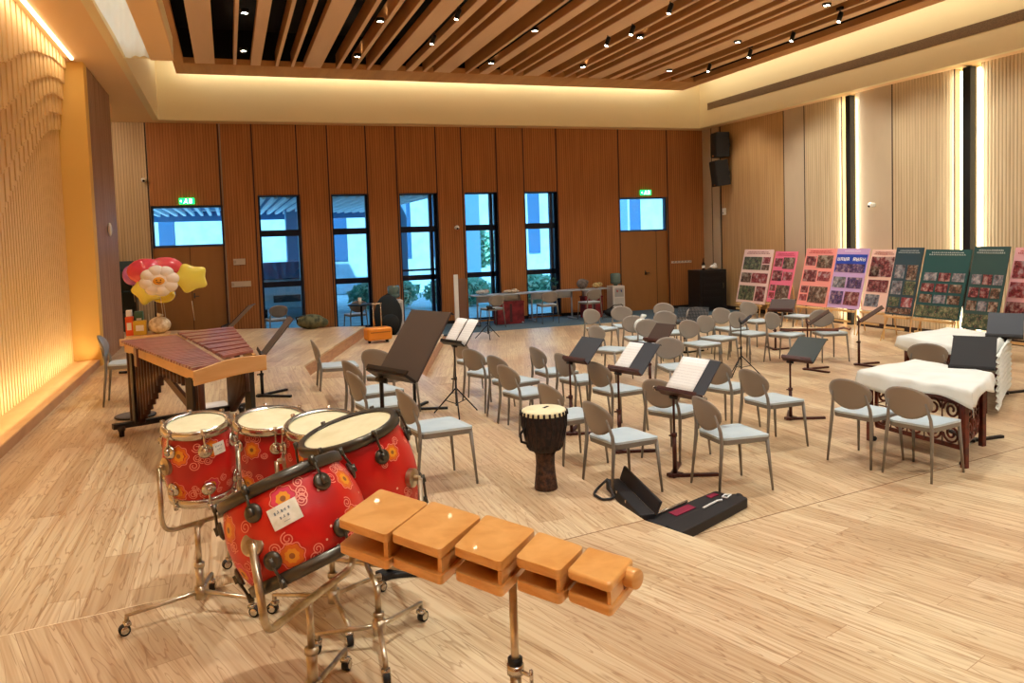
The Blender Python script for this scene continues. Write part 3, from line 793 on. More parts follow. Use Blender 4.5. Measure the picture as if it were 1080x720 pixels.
# ================================================================== PAIGU DRUMS
def drum_mat():
    m = mat('red_lacquer', (206,26,18), .38, coat=.12); t = NT(m)
    v = t.coords('Object'); vo = t.n('ShaderNodeTexVoronoi'); vo.inputs['Scale'].default_value = 7.0; vo.inputs['Randomness'].default_value = .8; t.l(v, vo.inputs[0])
    d = vo.outputs['Distance']
    sc_ = t.n('ShaderNodeSeparateColor'); t.l(vo.outputs['Color'], sc_.inputs[0])
    pick = t.math('GREATER_THAN', sc_.outputs[0], .62)
    nb = t.n('ShaderNodeTexNoise'); nb.inputs['Scale'].default_value = 3.5; t.l(v, nb.inputs[0])
    c = t.ramp(nb.outputs[0], [(.36, (176,16,14)), (.5, (208,20,18)), (.68, (216,44,20))])
    sp = t.n('ShaderNodeTexVoronoi'); sp.inputs['Scale'].default_value = 30; t.l(v, sp.inputs[0]); s3 = t.n('ShaderNodeSeparateColor'); t.l(sp.outputs['Color'], s3.inputs[0])
    dots = t.math('MULTIPLY', t.math('LESS_THAN', sp.outputs['Distance'], .16), t.math('GREATER_THAN', s3.outputs[2], .93))
    c = t.mix(dots, c, (240,196,170))
    t.l(c, t.b.inputs['Base Color']); return m
LACQ = drum_mat()
PAINT = [mat('paint_orange', (232,112,30), .4), mat('paint_pink', (226,60,90), .4), mat('paint_gold', (240,160,40), .4), mat('paint_centre', (150,90,40), .4), mat('paint_line', (248,150,130), .4)]
LUGD = mat('dark_band', (70,18,24), .5)
def drum(label, c, n, r, H, xh=(1,0,0), hoopm=CHROME, nl=6, ph=0, bulge=1.16, sticker=None, plate=None):
    """c: centre of the top head, n: its outward axis"""
    B = basis(n, xh); top = Vector(c)
    root = thing('barrel_drum', label, 'drum', top - B@Vector((0,0,H)), 0, 'red lacquered tuned drums')
    root.rotation_euler = B.to_euler()
    prof = []
    for i in range(17):
        u = i/16; prof.append((r*.94*(1+(bulge-1)*1.12*math.sin(PI*u)**.8), H*(.03+.94*u)))
    sh = MB().m(LACQ, True).lathe(prof, 48)
    def srad(z): u = max(0, min(1, (z/H-.03)/.94)); return r*.94*(1+(bulge-1)*1.12*math.sin(PI*u)**.8)
    def sp(a0, z0, du, dv, off=.0012):
        z_ = z0+dv; q = srad(z_)+off; a_ = a0+du/srad(z0); return Vector((q*math.cos(a_), q*math.sin(a_), z_))
    def ribbon(a0, z0, pts, w):
        for i in range(len(pts)-1):
            (x0, y0), (x1, y1) = pts[i], pts[i+1]; L_ = math.hypot(x1-x0, y1-y0) or 1; nx, ny = -(y1-y0)/L_*w/2, (x1-x0)/L_*w/2
            sh.face([sh.v(sp(a0, z0, x0-nx, y0-ny, .0022)), sh.v(sp(a0, z0, x1-nx, y1-ny, .0022)), sh.v(sp(a0, z0, x1+nx, y1+ny, .0022)), sh.v(sp(a0, z0, x0+nx, y0+ny, .0022))])
    rr = random.Random(int(r*1e4)); nf = 6
    for k in range(nf*2):
        a0 = 2*PI*(k+.5*(k % 2)+rr.uniform(-.2,.2))/(nf*2)*1.0; z0 = H*((.24 if k % 2 else .73)+rr.uniform(-.04,.04)); R_ = rr.uniform(.030,.044)
        # scalloped blossom
        for (sc_, mm, off) in ((1.0, PAINT[0 if k % 3 else 1], .0008), (.62, PAINT[2], .0013), (.25, PAINT[3], .0018)):
            sh.m(mm, True); c_ = sh.v(sp(a0, z0, 0, 0, off)); ring = []
            for i in range(32):
                t_ = 2*PI*i/32; q = R_*sc_*(1+.09*math.cos(8*t_)*(1 if sc_ > .6 else 0)); ring.append(sh.v(sp(a0, z0, q*math.cos(t_), q*math.sin(t_), off)))
            for i in range(32): sh.face([c_, ring[i], ring[(i+1)%32]])
        sh.m(PAINT[4], True)
        ribbon(a0, z0, [(R_*1.12*(1+.09*math.cos(8*2*PI*i/40))*math.cos(2*PI*i/40), R_*1.12*(1+.09*math.cos(8*2*PI*i/40))*math.sin(2*PI*i/40)) for i in range(41)], .0035)
        for q in range(5):
            ph_ = rr.uniform(0, 2*PI); cx_, cy_ = R_*rr.uniform(1.6,2.6)*math.cos(ph_), R_*1.5*math.sin(ph_); s0_ = R_*rr.uniform(.45,.62); dr = rr.choice((-1, 1)); p0_ = rr.uniform(0, 2*PI)
            ribbon(a0, z0, [(cx_+s0_*(1-.78*i/26)*math.cos(p0_+dr*i/26*3.6*PI), cy_+s0_*(1-.78*i/26)*math.sin(p0_+dr*i/26*3.6*PI)) for i in range(27)], .0038)
    sh.build('shell', root)
    for z0, nm in ((H, 1), (0, -1)):
        s = 1 if nm > 0 else -1
        b = MB().m(CREAM, True).lathe([(.001, z0), (r*.86, z0), (r*.97, z0-s*.004), (r*.97, z0-s*.02)], 40, caps=False); b.build('drumhead', root)
        b = MB().m(hoopm, True).lathe([(r*.90, z0+s*.004), (r*1.0, z0+s*.012), (r*1.05, z0+s*.004), (r*1.06, z0-s*.028), (r*.99, z0-s*.032)], 44, caps=False); b.build('hoop', root)
        b = MB().m(LUGD, True).lathe([(r*.985, z0-s*.028), (r*.99, z0-s*.055)], 40, caps=False); b.build('band', root)
        for k in range(nl):
            a = ph + 2*PI*k/nl + (0 if nm > 0 else 0)
            ca, sa = math.cos(a), math.sin(a)
            rr = r*1.075; lz = z0-s*H*.24; rb = r*.94*(1+(bulge-1)*1.12*math.sin(PI*.27)**.8)
            b = MB().m(hoopm, True)
            b.tube([(ca*rr, sa*rr, z0+s*.015), (ca*(rr+.008), sa*(rr+.008), z0-s*.03), (ca*(rb+.018), sa*(rb+.018), lz)], .0055, 8)
            b.tube([(ca*rr, sa*rr, z0+s*.018), (ca*rr, sa*rr, z0-s*.012)], .011, 8)
            mx = Matrix.Translation((ca*(rb+.004), sa*(rb+.004), lz)) @ basis((ca, sa, s*.12), (0,0,1)).to_4x4()
            b.lathe([(.033, -.004), (.033, .004), (.020, .011)], 18, mx)
            b.box((ca*(rb+.016), sa*(rb+.016), lz+s*.004), (.022, .02, .03), a)
            b.build('tuning_lug', root)
    if sticker is not None:
        a, zz, w, hh, rot = sticker
        b = MB().m(noisy('sticker', [(.42, (226,222,204)), (.6, (240,238,226))], 30, .6), True)
        def rad(z): u = (z/H-.03)/.94; return r*.94*(1+(bulge-1)*1.12*max(0, math.sin(PI*u))**.8)+.0045
        def fn(u, v):
            du, dv = (u-.5)*w, (v-.5)*hh; x_ = du*math.cos(rot)-dv*math.sin(rot); y_ = du*math.sin(rot)+dv*math.cos(rot)
            z_ = zz+y_; q = rad(z_); aa = a+x_/q; return Vector((q*math.cos(aa), q*math.sin(aa), z_))
        b.grid(fn, 6, 4); st = b.build('sticker', root); st['label'] = 'white paper sticker with faded handwriting'
        g = MB().m(mat('ink', (120,130,140), .7))
        for (uu, vv, ww, h2) in ((.22,.70,.05,.14),(.32,.68,.07,.03),(.34,.74,.03,.12),(.46,.70,.05,.13),(.56,.72,.07,.03),(.58,.70,.02,.14),(.70,.71,.05,.12),(.34,.42,.05,.12),(.45,.40,.08,.03),(.47,.44,.03,.12),(.60,.42,.06,.12),(.5,.2,.2,.02)):
            ps = [fn(uu+du*ww, vv+dv*h2)*1.0 for du, dv in ((-.5,-.5),(.5,-.5),(.5,.5),(-.5,.5))]
            g.face([g.v(p + Vector((p.x, p.y, 0)).normalized()*.0012) for p in ps])
        g.build('writing', st)
    return root, B
def caster(root, p, yaw):
    b = MB().m(CHROME, True); x, y, z = p
    b.tube([(x, y, z+.075), (x, y, z+.05)], .009, 8); b.box((x, y, z+.05), (.03, .034, .014), yaw)
    o = b.build('caster', root)
    w = MB().m(RUBBER, True); mx = Matrix.Translation((x+.012*math.cos(yaw), y+.012*math.sin(yaw), z+.025)) @ Matrix.Rotation(yaw, 4, 'Z') @ Matrix.Rotation(PI/2, 4, 'X')
    w.lathe([(.025, -.013), (.025, .013)], 16, mx); w.m(CHROME, True).lathe([(.015, -.018), (.021, -.0135)], 14, mx); w.lathe([(.021, .0135), (.015, .018)], 14, mx)
    w.build('wheel', o)
def base3(root, p, z, angs, rl=.30, hub=.12, polez=.6, r=.0135, thick=.019, legm=STEEL):
    """three legs with casters; returns pole top. p in world xy; root at origin frame"""
    x, y = p
    b = MB().m(STEEL, True); b.tube([(x, y, z+hub-.04), (x, y, z+polez*.55)], thick, 14); b.tube([(x, y, z+polez*.55), (x, y, z+polez)], r, 12); b.tube([(x, y, z+polez*.53), (x, y, z+polez*.58)], thick*1.25, 14); b.tube([(x, y, z+hub-.05), (x, y, z+hub+.01)], thick*1.5, 14)
    pole = b.build('stand_pole', root)
    for a in angs:
        a, ln = (a if isinstance(a, tuple) else (a, rl)); v = Vector((math.cos(a*D2R), math.sin(a*D2R), 0))
        b = MB().m(legm, True); b.tube([Vector((x, y, z+hub-.015)), Vector((x, y, z+hub-.02))+v*.06, Vector((x, y, z+.088))+v*ln, Vector((x, y, z+.065))+v*(ln+.0)], .0115, 10)
        lg = b.build('stand_leg', root); q = Vector((x, y, z))+v*ln; caster(lg, q, a*D2R)
    return pole
def arm(root, pts, r=.012, m=STEEL):
    b = MB().m(m, True).tube(pts, r, 10); return b.build('yoke', root)
def to_local(root, objs):
    """objects were built in world coordinates: parent them keeping their place"""
    M0 = Matrix.Translation(root.location) @ root.rotation_euler.to_matrix().to_4x4()
    for o in objs:
        o.parent = root; o.matrix_parent_inverse = M0.inverted()
def camvec(r, u, f_): return RT*r + UP*u + fw*f_
def round_path(pts, r=.05, n=5):
    out = [Vector(pts[0])]
    for i in range(1, len(pts)-1):
        p = Vector(pts[i]); a = (Vector(pts[i-1])-p); b = (Vector(pts[i+1])-p); ra = min(r, a.length*.45); rb = min(r, b.length*.45); a.normalize(); b.normalize()
        for k in range(n+1): t = k/n; out.append(p + a*ra*(1-t)**2 + b*rb*t*t)
    out.append(Vector(pts[-1])); return out
def dangle(B, n, v):
    l = B.transposed() @ v; return math.atan2(l.y, l.x)
def mount(root, B, r, H, pole_xy, zp, z, angs, yaxis, polez, low=.12, bul=1.1, drop=None, rl=.3):
    """U-shaped yoke whose two ends bolt on round plates to the shell sides, carried by a wheeled pole"""
    objs0 = set(COL.objects)
    c = Vector(root.location) + B@Vector((0,0,H*.5))
    ax = Vector(yaxis).normalized()
    zb = z+polez
    P1 = c+ax*(r*bul+.02); P2 = c-ax*(r*bul+.02)
    d = Vector((0,0,1))
    b1 = Vector((P1.x, P1.y, zb)) + ax*.02; b2 = Vector((P2.x, P2.y, zb)) - ax*.02
    path = round_path([P1+ax*.02, b1, b2, P2-ax*.02], .07)
    y = MB().m(STEEL, True).tube(path, .0115, 10).build('yoke')
    for P, s in ((P1, 1), (P2, -1)):
        mx = Matrix.Translation(P - ax*s*.012) @ basis(ax*s, (0,0,1)).to_4x4()
        b = MB().m(STEEL).lathe([(.042, -.02), (.042, .004), (.015, .008), (.012, .03)], 24, mx); b.build('pivot_plate')
    base3(None, pole_xy, z, angs, rl, polez=polez)
    mid_ = (b1+b2)/2; pt_ = Vector((pole_xy[0], pole_xy[1], zb-.012))
    if (mid_-pt_).length > .03: MB().m(STEEL, True).tube([pt_, mid_], .0115, 10).build('stand_arm')
    objs = [o for o in COL.objects if o not in objs0 and o.parent is None]
    to_local(root, objs)
# orientation from tilt towards / away from the viewer
def tiltn(px, roll, toward):
    """axis leaning by roll (deg, to the left in view) and towards the viewer (deg)"""
    d = ray(*px).normalized(); right = d.cross(Vector((0,0,1))).normalized(); back = Vector((-d.x, -d.y, 0)).normalized()
    return (Vector((0,0,1)) + back*math.tan(toward*D2R) - right*math.tan(roll*D2R)).normalized()
f1 = at(212, 626, .49); c = atD(207, 446, proj(f1)[2]); n = tiltn((207,446), 2, 8)
Dr, Bm = drum('smallest red drum with cream head, far left of the drum row', c, n, .148, .36, nl=6, ph=-1.35, sticker=(-.92, .27, .062, .055, .03))
mount(Dr, Bm, .148, .36, (f1.x, f1.y), 0, .4, [(198,.33), (80,.24), (-32,.27)], (-.85,-.5,0), .42, rl=.3)
c = atD(285, 441, 4.42); n = tiltn((285,441), 0, 8)
Dr, Bm = drum('second red drum from the left, just right of the smallest one', c, n, .186, .40, nl=6, ph=-1.5)
mount(Dr, Bm, .186, .40, (c.x+.03, c.y+.12), 0, .4, [(200,.3), (80,.3), (-40,.3)], (.9,.2,0), .42)
c = atD(338, 446, 4.12); n = tiltn((338,446), 3, 9)
Dr, Bm = drum('middle red drum mostly hidden behind the large upright one', c, n, .176, .36, nl=6, ph=-1.9)
f3 = at(352, 630, .49)
mount(Dr, Bm, .176, .36, (f3.x, f3.y), 0, .4, [(150,.3), (35,.3), (-85,.3)], (1,0,0), .36)
d = ray(367,452).normalized(); n = camvec(-.30, .93, 0); n = (n - d*n.dot(d)).normalized()*.965 - d*.262
c = atD(367, 453, 3.64)
Dr, Bm = drum('large upright red drum with tilted cream head right of the row', c, n, .220, .43, hoopm=DARKSTEEL, nl=6, ph=-1.2, bulge=1.17)
f4 = at(400, 663, .49)
mount(Dr, Bm, .225, .43, (f4.x, f4.y), 0, .4, [(38,.28), (-95,.28), (165,.26)], (.75,-.65,0), .28, bul=1.14)
d = ray(318,545).normalized(); n = camvec(-.385, .923, 0); n = (n - d*n.dot(d)).normalized()
n = (n*.998 + d*.02).normalized()
c = atD(295, 506, 3.02)
Dr5, Bm = drum('big red drum lying tilted in front, with a white paper sticker', c, n, .226, .335, xh=-d, hoopm=DARKSTEEL, nl=6, ph=.55, bulge=1.17, sticker=(-.10, .205, .105, .075, .05))
DR5L = Vector(Dr5.location)
objs0 = set(COL.objects)
p1 = atD(266, 573, 2.74); p1b = p1 + Vector((0,0,-.02)); k1 = atD(281, 668, 2.74); k2 = atD(372, 602, 3.28); p2 = atD(372, 520, 3.28)
k2.z = k1.z
MB().m(STEEL, True).tube(round_path([p1, k1, k2, p2], .05), .0145, 12).build('yoke')
mx = Matrix.Translation(p1+ray(266,573)*.015) @ basis(-ray(266,573).normalized()*1.0-camvec(.55,-.1,0), (0,0,1)).to_4x4()
MB().m(STEEL).lathe([(.044,-.035),(.044,.0),(.038,.004),(.012,.004),(.012,.02)], 28, mx).build('pivot_plate')
f5 = (k1*.55+k2*.45)
base3(None, (f5.x, f5.y), .4, [(60,.30), (180,.3), (-60,.3)], polez=k1.z-.4+.01, thick=.021)
objs = [o for o in COL.objects if o not in objs0 and o.parent is None]; to_local(Dr5, objs)

# ================================================================== TEMPLE BLOCKS
HON = wood_mat('honey_wood', (214,150,76), (232,174,102), (9,9,40), .3, coat=.4, ring=3)
HOND = mat('block_inside', (120,64,26), .5)
TZ = 1.315
BL = [((356,547),(407,564),(452,530),(401,515)), ((412,562),(464,580),(508,544),(456,528)), ((478,576),(528,593),(565,558),(513,542)), ((543,587),(590,602),(616,576),(568,560)), ((597,600),(644,616),(669,588),(620,575))]
tb = thing('temple_block_set', 'row of five honey-coloured wooden temple blocks on a steel pole', 'percussion', at(540, 600, 1.2))
tbl = Vector(tb.location); objs0 = set(COL.objects)
allc = []
for i, q in enumerate(BL):
    P = [at(x_, y_, TZ) for x_, y_ in q]      # front-left, front-right, back-right, back-left
    fl, frt, br, bl = P
    depth = ((bl-fl)+(br-frt))/2
    allc.append((fl+frt+br+bl)/4)
    def inset_(P, f_): 
        c_ = sum(P, Vector())/4; return [c_+(p-c_)*f_ for p in P]
    hh = .100 - .005*i
    def slab(b, z1, z0, f1=.0):
        pp = rounded([Vector((p.x, p.y, 0)) for p in P], .018, 5)
        b.prism([(p.x, p.y) for p in pp], z0, z1)
    b = MB().m(HON)
    slab(b, TZ, TZ-.026)
    o1 = b.build('top_plate', bevel=.009, seg=4)
    b = MB().m(HON); slab(b, TZ-hh+.022, TZ-hh-.004); o2 = b.build('bottom_plate', bevel=.006, seg=3)
    # side wall on each side set in, and a solid back: the slot opens to the front
    b = MB().m(HOND)
    w_ = (frt-fl); 
    bk0 = fl+depth*.62; bk1 = frt+depth*.62; bk2 = br; bk3 = bl
    b.prism([(p.x, p.y) for p in (bk0+w_*.02, bk1-w_*.02, bk2-w_*.02, bk3+w_*.02)], TZ-hh+.02, TZ-.024)
    o3 = b.build('back_block')
    b = MB().m(HON)
    s0 = frt-w_*.11+depth*.06; s1 = frt-w_*.03+depth*.06; s2 = s1+depth*.6; s3 = s0+depth*.6
    b.prism([(p.x, p.y) for p in (s0, s1, s2, s3)], TZ-hh+.02, TZ-.024)
    o4 = b.build('side_wall')
    root_ = o1
    for o_ in (o2, o3, o4): o_.parent = o1
    o1.name = 'block'
# mounting rail and screws behind/below
ra = allc[0]+Vector((0,0,-.105)); rb = allc[-1]+Vector((0,0,-.10))
MB().m(STEEL, True).tube([ra, rb], .011, 10).build('rail')
for cpt in allc:
    MB().m(mat('wood_pin', (150,90,40), .5), True).tube([cpt+Vector((0,0,-.115)), cpt+Vector((0,0,-.085))], .012, 10).build('fixing')
# round knob at the right end
P5 = [at(x_, y_, TZ) for x_, y_ in BL[4]]; kk = (P5[1]+P5[2])/2+(P5[2]-P5[1])*.22; ax = (P5[1]-P5[0]).normalized()
MB().m(HON, True).tube([kk+Vector((0,0,-.03))-ax*.005, kk+Vector((0,0,-.03))+ax*.03], .026, 20).build('end_knob', bevel=.004)
pp = at(541, 640, 1.12)
pc_ = allc[2]*.68+allc[3]*.32
PXY = (pc_.x, pc_.y)
MB().m(STEEL, True).tube([(*PXY, .78), (*PXY, TZ-.09)], .0115, 14).build('pole')
MB().m(STEEL, True).tube([(*PXY, .45), (*PXY, .96)], .016, 14).build('lower_tube')
b = MB().m(BLACKM, True).tube([(*PXY, .965), (*PXY, .985)], .021, 14); b.m(CHROME, True).tube([(*PXY, .94), (*PXY, .967)], .024, 14)
b.tube([Vector((*PXY, .953)), Vector((*PXY, .953))+ax*.06], .006, 8); b.box(Vector((*PXY, .953))+ax*.06, (.008,.008,.035)); b.build('clamp')
for a in (40, 160, 280):
    v = Vector((math.cos(a*D2R), math.sin(a*D2R), 0)); MB().m(STEEL, True).tube([Vector((*PXY, .62)), Vector((*PXY, .41))+v*.32], .010, 10).build('leg')
objs = [o for o in COL.objects if o not in objs0 and o.parent is None]; to_local(tb, objs)

# ================================================================== DJEMBE
dj = at(576, 515, .2); t = thing('goblet_drum', 'dark brown carved goblet drum with pale skin on the middle step', 'drum', (dj.x, dj.y, .2))
DJ = noisy('djembe_carved', [(.35, (34,18,12)), (.6, (78,48,32))], 34, .6, bump=.8)
DJU = noisy('djembe_rope', [(.4, (20,12,12)), (.62, (52,32,26))], 26, .8)
b = MB().m(DJ, True).lathe([(.085,0),(.092,.01),(.088,.04),(.078,.12),(.072,.2),(.075,.27),(.09,.30)], 32); b.build('foot', t)
b = MB().m(DJU, True).lathe([(.09,.30),(.128,.315),(.150,.38),(.165,.48),(.172,.58),(.172,.60)], 36); b.build('bowl', t)
b = MB().m(CREAM, True).lathe([(.001,.628),(.155,.628),(.170,.62),(.176,.60),(.174,.585)], 40, caps=False); b.build('drumhead', t)
b = MB().m(mat('rope_black', (26,18,18), .8), True)
for k in range(26):
    a = 2*PI*k/26; a2 = a+PI/26
    b.tube([(.177*math.cos(a), .177*math.sin(a), .60), (.174*math.cos(a2), .174*math.sin(a2), .50), (.136*math.cos(a), .136*math.sin(a), .33)], .004, 5)
    b.tube([(.177*math.cos(a), .177*math.sin(a), .615), (.181*math.cos(a), .181*math.sin(a), .585)], .009, 6)
b.build('rope', t)
b = MB().m(BLACK); b.box((.03, .03, .6295), (.07, .022, .002), .7); o = b.build('skin_mark', t); o['label'] = 'small black mark on the drumhead'
b = MB().m(mat('rope_black', (26,18,18), .8), True); b.tube([(-.17,-.03,.5),(-.21,-.04,.46),(-.205,-.04,.40),(-.16,-.03,.38)], .010, 8); b.build('handle', t)

# ================================================================== MARIMBA
mz = 1.27
ROSE = wood_mat('rosewood', (132,74,66), (164,104,92), (2,10,10), .32, coat=.2)
RAILW = wood_mat('marimba_rail', (206,152,84), (220,170,104), (6,1,6), .4)
ENDW = wood_mat('marimba_end', (206,160,104), (218,176,122), (1,6,8), .45)
RESO = noisy('resonator', [(.4, (58,34,26)), (.6, (78,48,36))], 6, .35, .4)
qa, qb, qc, qd = at(127,359,mz), at(186,353,mz), at(236,382,mz), at(203,388,mz)
mo = (qa+qd)/2; mo.z = .4
mr = thing('marimba', 'large marimba with rosewood bars and wooden end board by the left wall', 'marimba', mo)
objs0 = set(COL.objects)
NB = 29
for k in range(NB):
    u0, u1 = k/NB+.0055, (k+1)/NB-.0055
    A_, B_ = qa.lerp(qd, u0), qa.lerp(qd, u1); C_, D_ = qb.lerp(qc, u1), qb.lerp(qc, u0)
    b = MB().m(ROSE); b.prism([(p.x, p.y) for p in (A_, B_, C_, D_)], mz-.022, mz); b.build('bar', bevel=.003)
za = mz+.035
ea, eb, ec, ed = at(187,350,za), at(246,344,za), at(268,370,za), at(238,376,za)
pos = [i for i in range(28) if i % 7 not in (2, 6)]
for k in pos:
    u0, u1 = (k+.15)/28, (k+.92)/28
    A_, B_ = ea.lerp(ed, u0), ea.lerp(ed, u1); C_, D_ = eb.lerp(ec, u1), eb.lerp(ec, u0)
    b = MB().m(ROSE); b.prism([(p.x, p.y) for p in (A_, B_, C_, D_)], za-.024, za); b.build('bar', bevel=.003)
dd = (qd-qa).normalized()
def rail(a, c_, z0, z1, w=.03, nm='rail', m_=RAILW):
    a, c_ = Vector((a.x, a.y, 0)), Vector((c_.x, c_.y, 0)); d_ = (c_-a).normalized(); s_ = Vector((-d_.y, d_.x, 0))*w/2
    return MB().m(m_).prism([tuple((a-s_)[:2]), tuple((c_-s_)[:2]), tuple((c_+s_)[:2]), tuple((a+s_)[:2])], z0, z1).build(nm, bevel=.002)
ins = (qb-qa).normalized()*.05; rail(qa-dd*.02+ins, qd-dd*.02+ins, mz-.115, mz-.04)
m1, m2 = qa.lerp(qb, .75), qd.lerp(qc, .75); rail(m1, m2, mz-.06, mz-.028, m_=ROSE)
n1, n2 = ea.lerp(eb, .25), ed.lerp(ec, .3); rail(n1, n2, mz-.05, za-.028, m_=ROSE)
rail(eb, ec, mz-.12, za-.028)
rail(qa-dd*.04, eb-dd*.04, mz-.06, mz+.008, .03, 'end_board', ENDW)
# near end board with arched top
g0, g1 = at(204,392,mz-.01), at(281,378,mz+.03); g1 = Vector((g1.x, g1.y, mz)); 
e0, e1 = atD(204,392, proj(g0)[2]), g1
side = (Vector((e1.x,e1.y,0))-Vector((e0.x,e0.y,0))).normalized()
W_ = (Vector((e1.x,e1.y,0))-Vector((e0.x,e0.y,0))).length
z_t = mz+.0
poly = [(0,-.105),(0,0),(.42*W_,.055),(.62*W_,.068),(W_,.068),(W_,-.045),(.62*W_,-.055)]
b = MB().m(ENDW); b.prism3([Vector((e0.x,e0.y,mz))+side*p[0]+Vector((0,0,p[1]-.01)) for p in poly], Vector((-side.y, side.x, 0))*.035); b.build('end_board', bevel=.004)
b = MB().m(RAILW); b.prism3([Vector((e0.x,e0.y,mz))+side*p[0]+Vector((0,0,p[1])) for p in ((.01,-.10),(W_-.005,-.045),(W_-.005,-.04),(.01,-.095))], -Vector((-side.y, side.x, 0))*.004); b.build('end_trim')
# resonators: front row fans out long to short
for (A0, A1, zb0, zb1, n_, row) in ((qa, qd, mz-.13, 0, 22, 0), (eb, ec, mz-.13, 0, 16, 1)):
    for k in range(n_):
        u = (k+.5)/n_; 
        p = A0.lerp(A1, u); inw = ((qb-qa) if row == 0 else (ea-eb)).normalized()*.07; p = p+inw
        ln = (.08+.74*max(0, 1-u/.52)**.8) if row == 0 else .62*(1-u)**1.1+.16
        if row == 0 and u > .80: ln = .45
        r_ = .036-.012*u
        MB().m(RESO, True).tube([(p.x, p.y, mz-.12), (p.x, p.y, max(.47, mz-.12-ln))], r_, 10).build('resonator')
# trestle legs
for u, nm in ((.13, 0), (.93, 1)):
    a_ = qa.lerp(qd, u); b__ = eb.lerp(ec, u); a_ = Vector((a_.x, a_.y, 0)); b__ = Vector((b__.x, b__.y, 0)); cdir = (b__-a_).normalized()
    for P_ in (a_+cdir*.04, b__-cdir*.05):
        b = MB().m(mat('marimba_black', (32,22,20), .5)); b.box((P_.x, P_.y, .84), (.05, .07, .66), math.atan2(cdir.y, cdir.x)); b.build('leg', bevel=.004)
    b = MB().m(mat('marimba_black', (32,22,20), .5)); b.box(((a_.x+b__.x)/2-.05, (a_.y+b__.y)/2, .50), ((b__-a_).length+.25, .07, .05), math.atan2(cdir.y, cdir.x)); b.build('crossbar', bevel=.004)
    for P_ in (a_-cdir*.10, b__+cdir*.02):
        b = MB().m(MATS['marimba_black'], True).lathe([(.022,.0),(.026,.05),(.034,.06),(.036,.09),(.026,.10)], 14, Matrix.Translation((P_.x, P_.y, .40))); b.build('foot')
a_ = qa.lerp(qd, .45); b__ = qa.lerp(qd, .93)
MB().m(mat('marimba_brace', (74,44,32), .5)).prism3([(a_.x+.1, a_.y, 1.1), (a_.x+.1, a_.y, 1.03), (b__.x+.1, b__.y, .78), (b__.x+.1, b__.y, .85)], (.03,0,0)).build('brace')
kb = qa.lerp(qd, .13); MB().m(BLACKM, True).tube([(kb.x-.02, kb.y, 1.0), (kb.x-.09, kb.y, 1.0)], .012, 8).build('knob')
pn = qa.lerp(qd, .30); nrm_ = Vector((dd.y, -dd.x, 0)); nrm_ = -nrm_ if nrm_.x > 0 else nrm_
MB().m(mat('reso_clip', (104,60,44), .4)).box((pn.x+nrm_.x*.02, pn.y+nrm_.y*.02, mz-.09), (.10, .02, .16), math.atan2(dd.y, dd.x)).build('resonator_clip')
objs = [o for o in COL.objects if o not in objs0 and o.parent is None]
for o in objs: o.parent = mr; o.matrix_parent_inverse = Matrix.Translation(mr.location).inverted()
# grey disc and white box under the marimba
p = at(143, 438, .41); t = thing('practice_pad', 'flat round grey disc on the floor at the left end of the marimba', 'disc', (p.x, p.y, .4))
MB().m(mat('disc_grey', (92,88,88), .7), True).lathe([(.001,.0),(.19,.0),(.2,.006),(.2,.018),(.19,.024),(.001,.024)], 32, caps=False).build('disc', t)
MB().m(RUBBER, True).lathe([(.192,.001),(.203,.008),(.203,.016),(.192,.023)], 32, caps=False).build('rim', t)
p = at(216, 433, .42); t = thing('box', 'flat white box on the floor beneath the marimba', 'box', (p.x+.05, p.y, .4), .2)
MB().m(WHITE).box((0,0,.03), (.36,.3,.058)).build('box_body', t, bevel=.006); MB().m(PAPER).box((0,0,.068), (.37,.31,.018)).build('lid', t, bevel=.004)

# ================================================================== FLUTE CASE
z = 0; pa, pb, pc2, pd = at(681,547,.05), at(718,566,.05), at(790,528,.05), at(755,517,.05)
CASE = mat('case_black', (22,20,24), .6); LIN = mat('case_crimson', (128,16,52), .8)
cc = (pa+pb+pc2+pd)/4; t = thing('flute_case', 'open black instrument case with crimson lining beside the step', 'case', (cc.x, cc.y, 0))
P = [Vector((p.x-cc.x, p.y-cc.y, 0)) for p in (pa, pb, pc2, pd)]
mid0, mid1 = (P[0]+P[1])/2, (P[2]+P[3])/2
b = MB().m(CASE); b.prism([tuple(p[:2]) for p in rounded([P[0], mid0, mid1, P[3]], .03, 3)], 0, .05); b.build('tray', t, bevel=.012)
b = MB().m(CASE); b.prism([tuple(p[:2]) for p in rounded([mid0+(P[1]-mid0)*.08, P[1], P[2], mid1+(P[2]-mid1)*.08], .04, 3)], 0, .075); b.build('lid', t, bevel=.02)
def onq(u, v, z): return P[0].lerp(P[3], u).lerp(P[1].lerp(P[2], u), v)+Vector((0,0,z))
b = MB().m(LIN); b.prism3([onq(.25,.12,.051), onq(.25,.36,.051), onq(.52,.36,.051), onq(.52,.12,.051)], (0,0,.006)); b.prism3([onq(.80,.1,.051), onq(.80,.25,.051), onq(.92,.25,.051), onq(.92,.1,.051)], (0,0,.006)); o = b.build('lining', t); o['label'] = 'crimson plush lining'
b = MB().m(mat('silver_flute', (190,190,186), .25, .9), True); b.tube([onq(.06,.05,.065), onq(.55,.03,.065)], .010, 10); b.build('flute_joint', t)
b = MB().m(PAPER, True); b.tube([onq(.50,.62,.085), onq(.72,.60,.085), onq(.76,.66,.085)], .008, 8); b.tube([onq(.82,.55,.085), onq(.88,.5,.085), onq(.92,.62,.085), onq(.84,.66,.085), onq(.82,.56,.085)], .007, 8); o = b.build('handle_strap', t); o['label'] = 'white cord lying on the case lid'
b = MB().m(CASE, True); b.sphere(onq(1.0,.7,.045), .04, 8); b.build('end_cap', t)
p = at(668, 531, .12); q0, q1 = at(646,508,.06), at(683,546,.06)
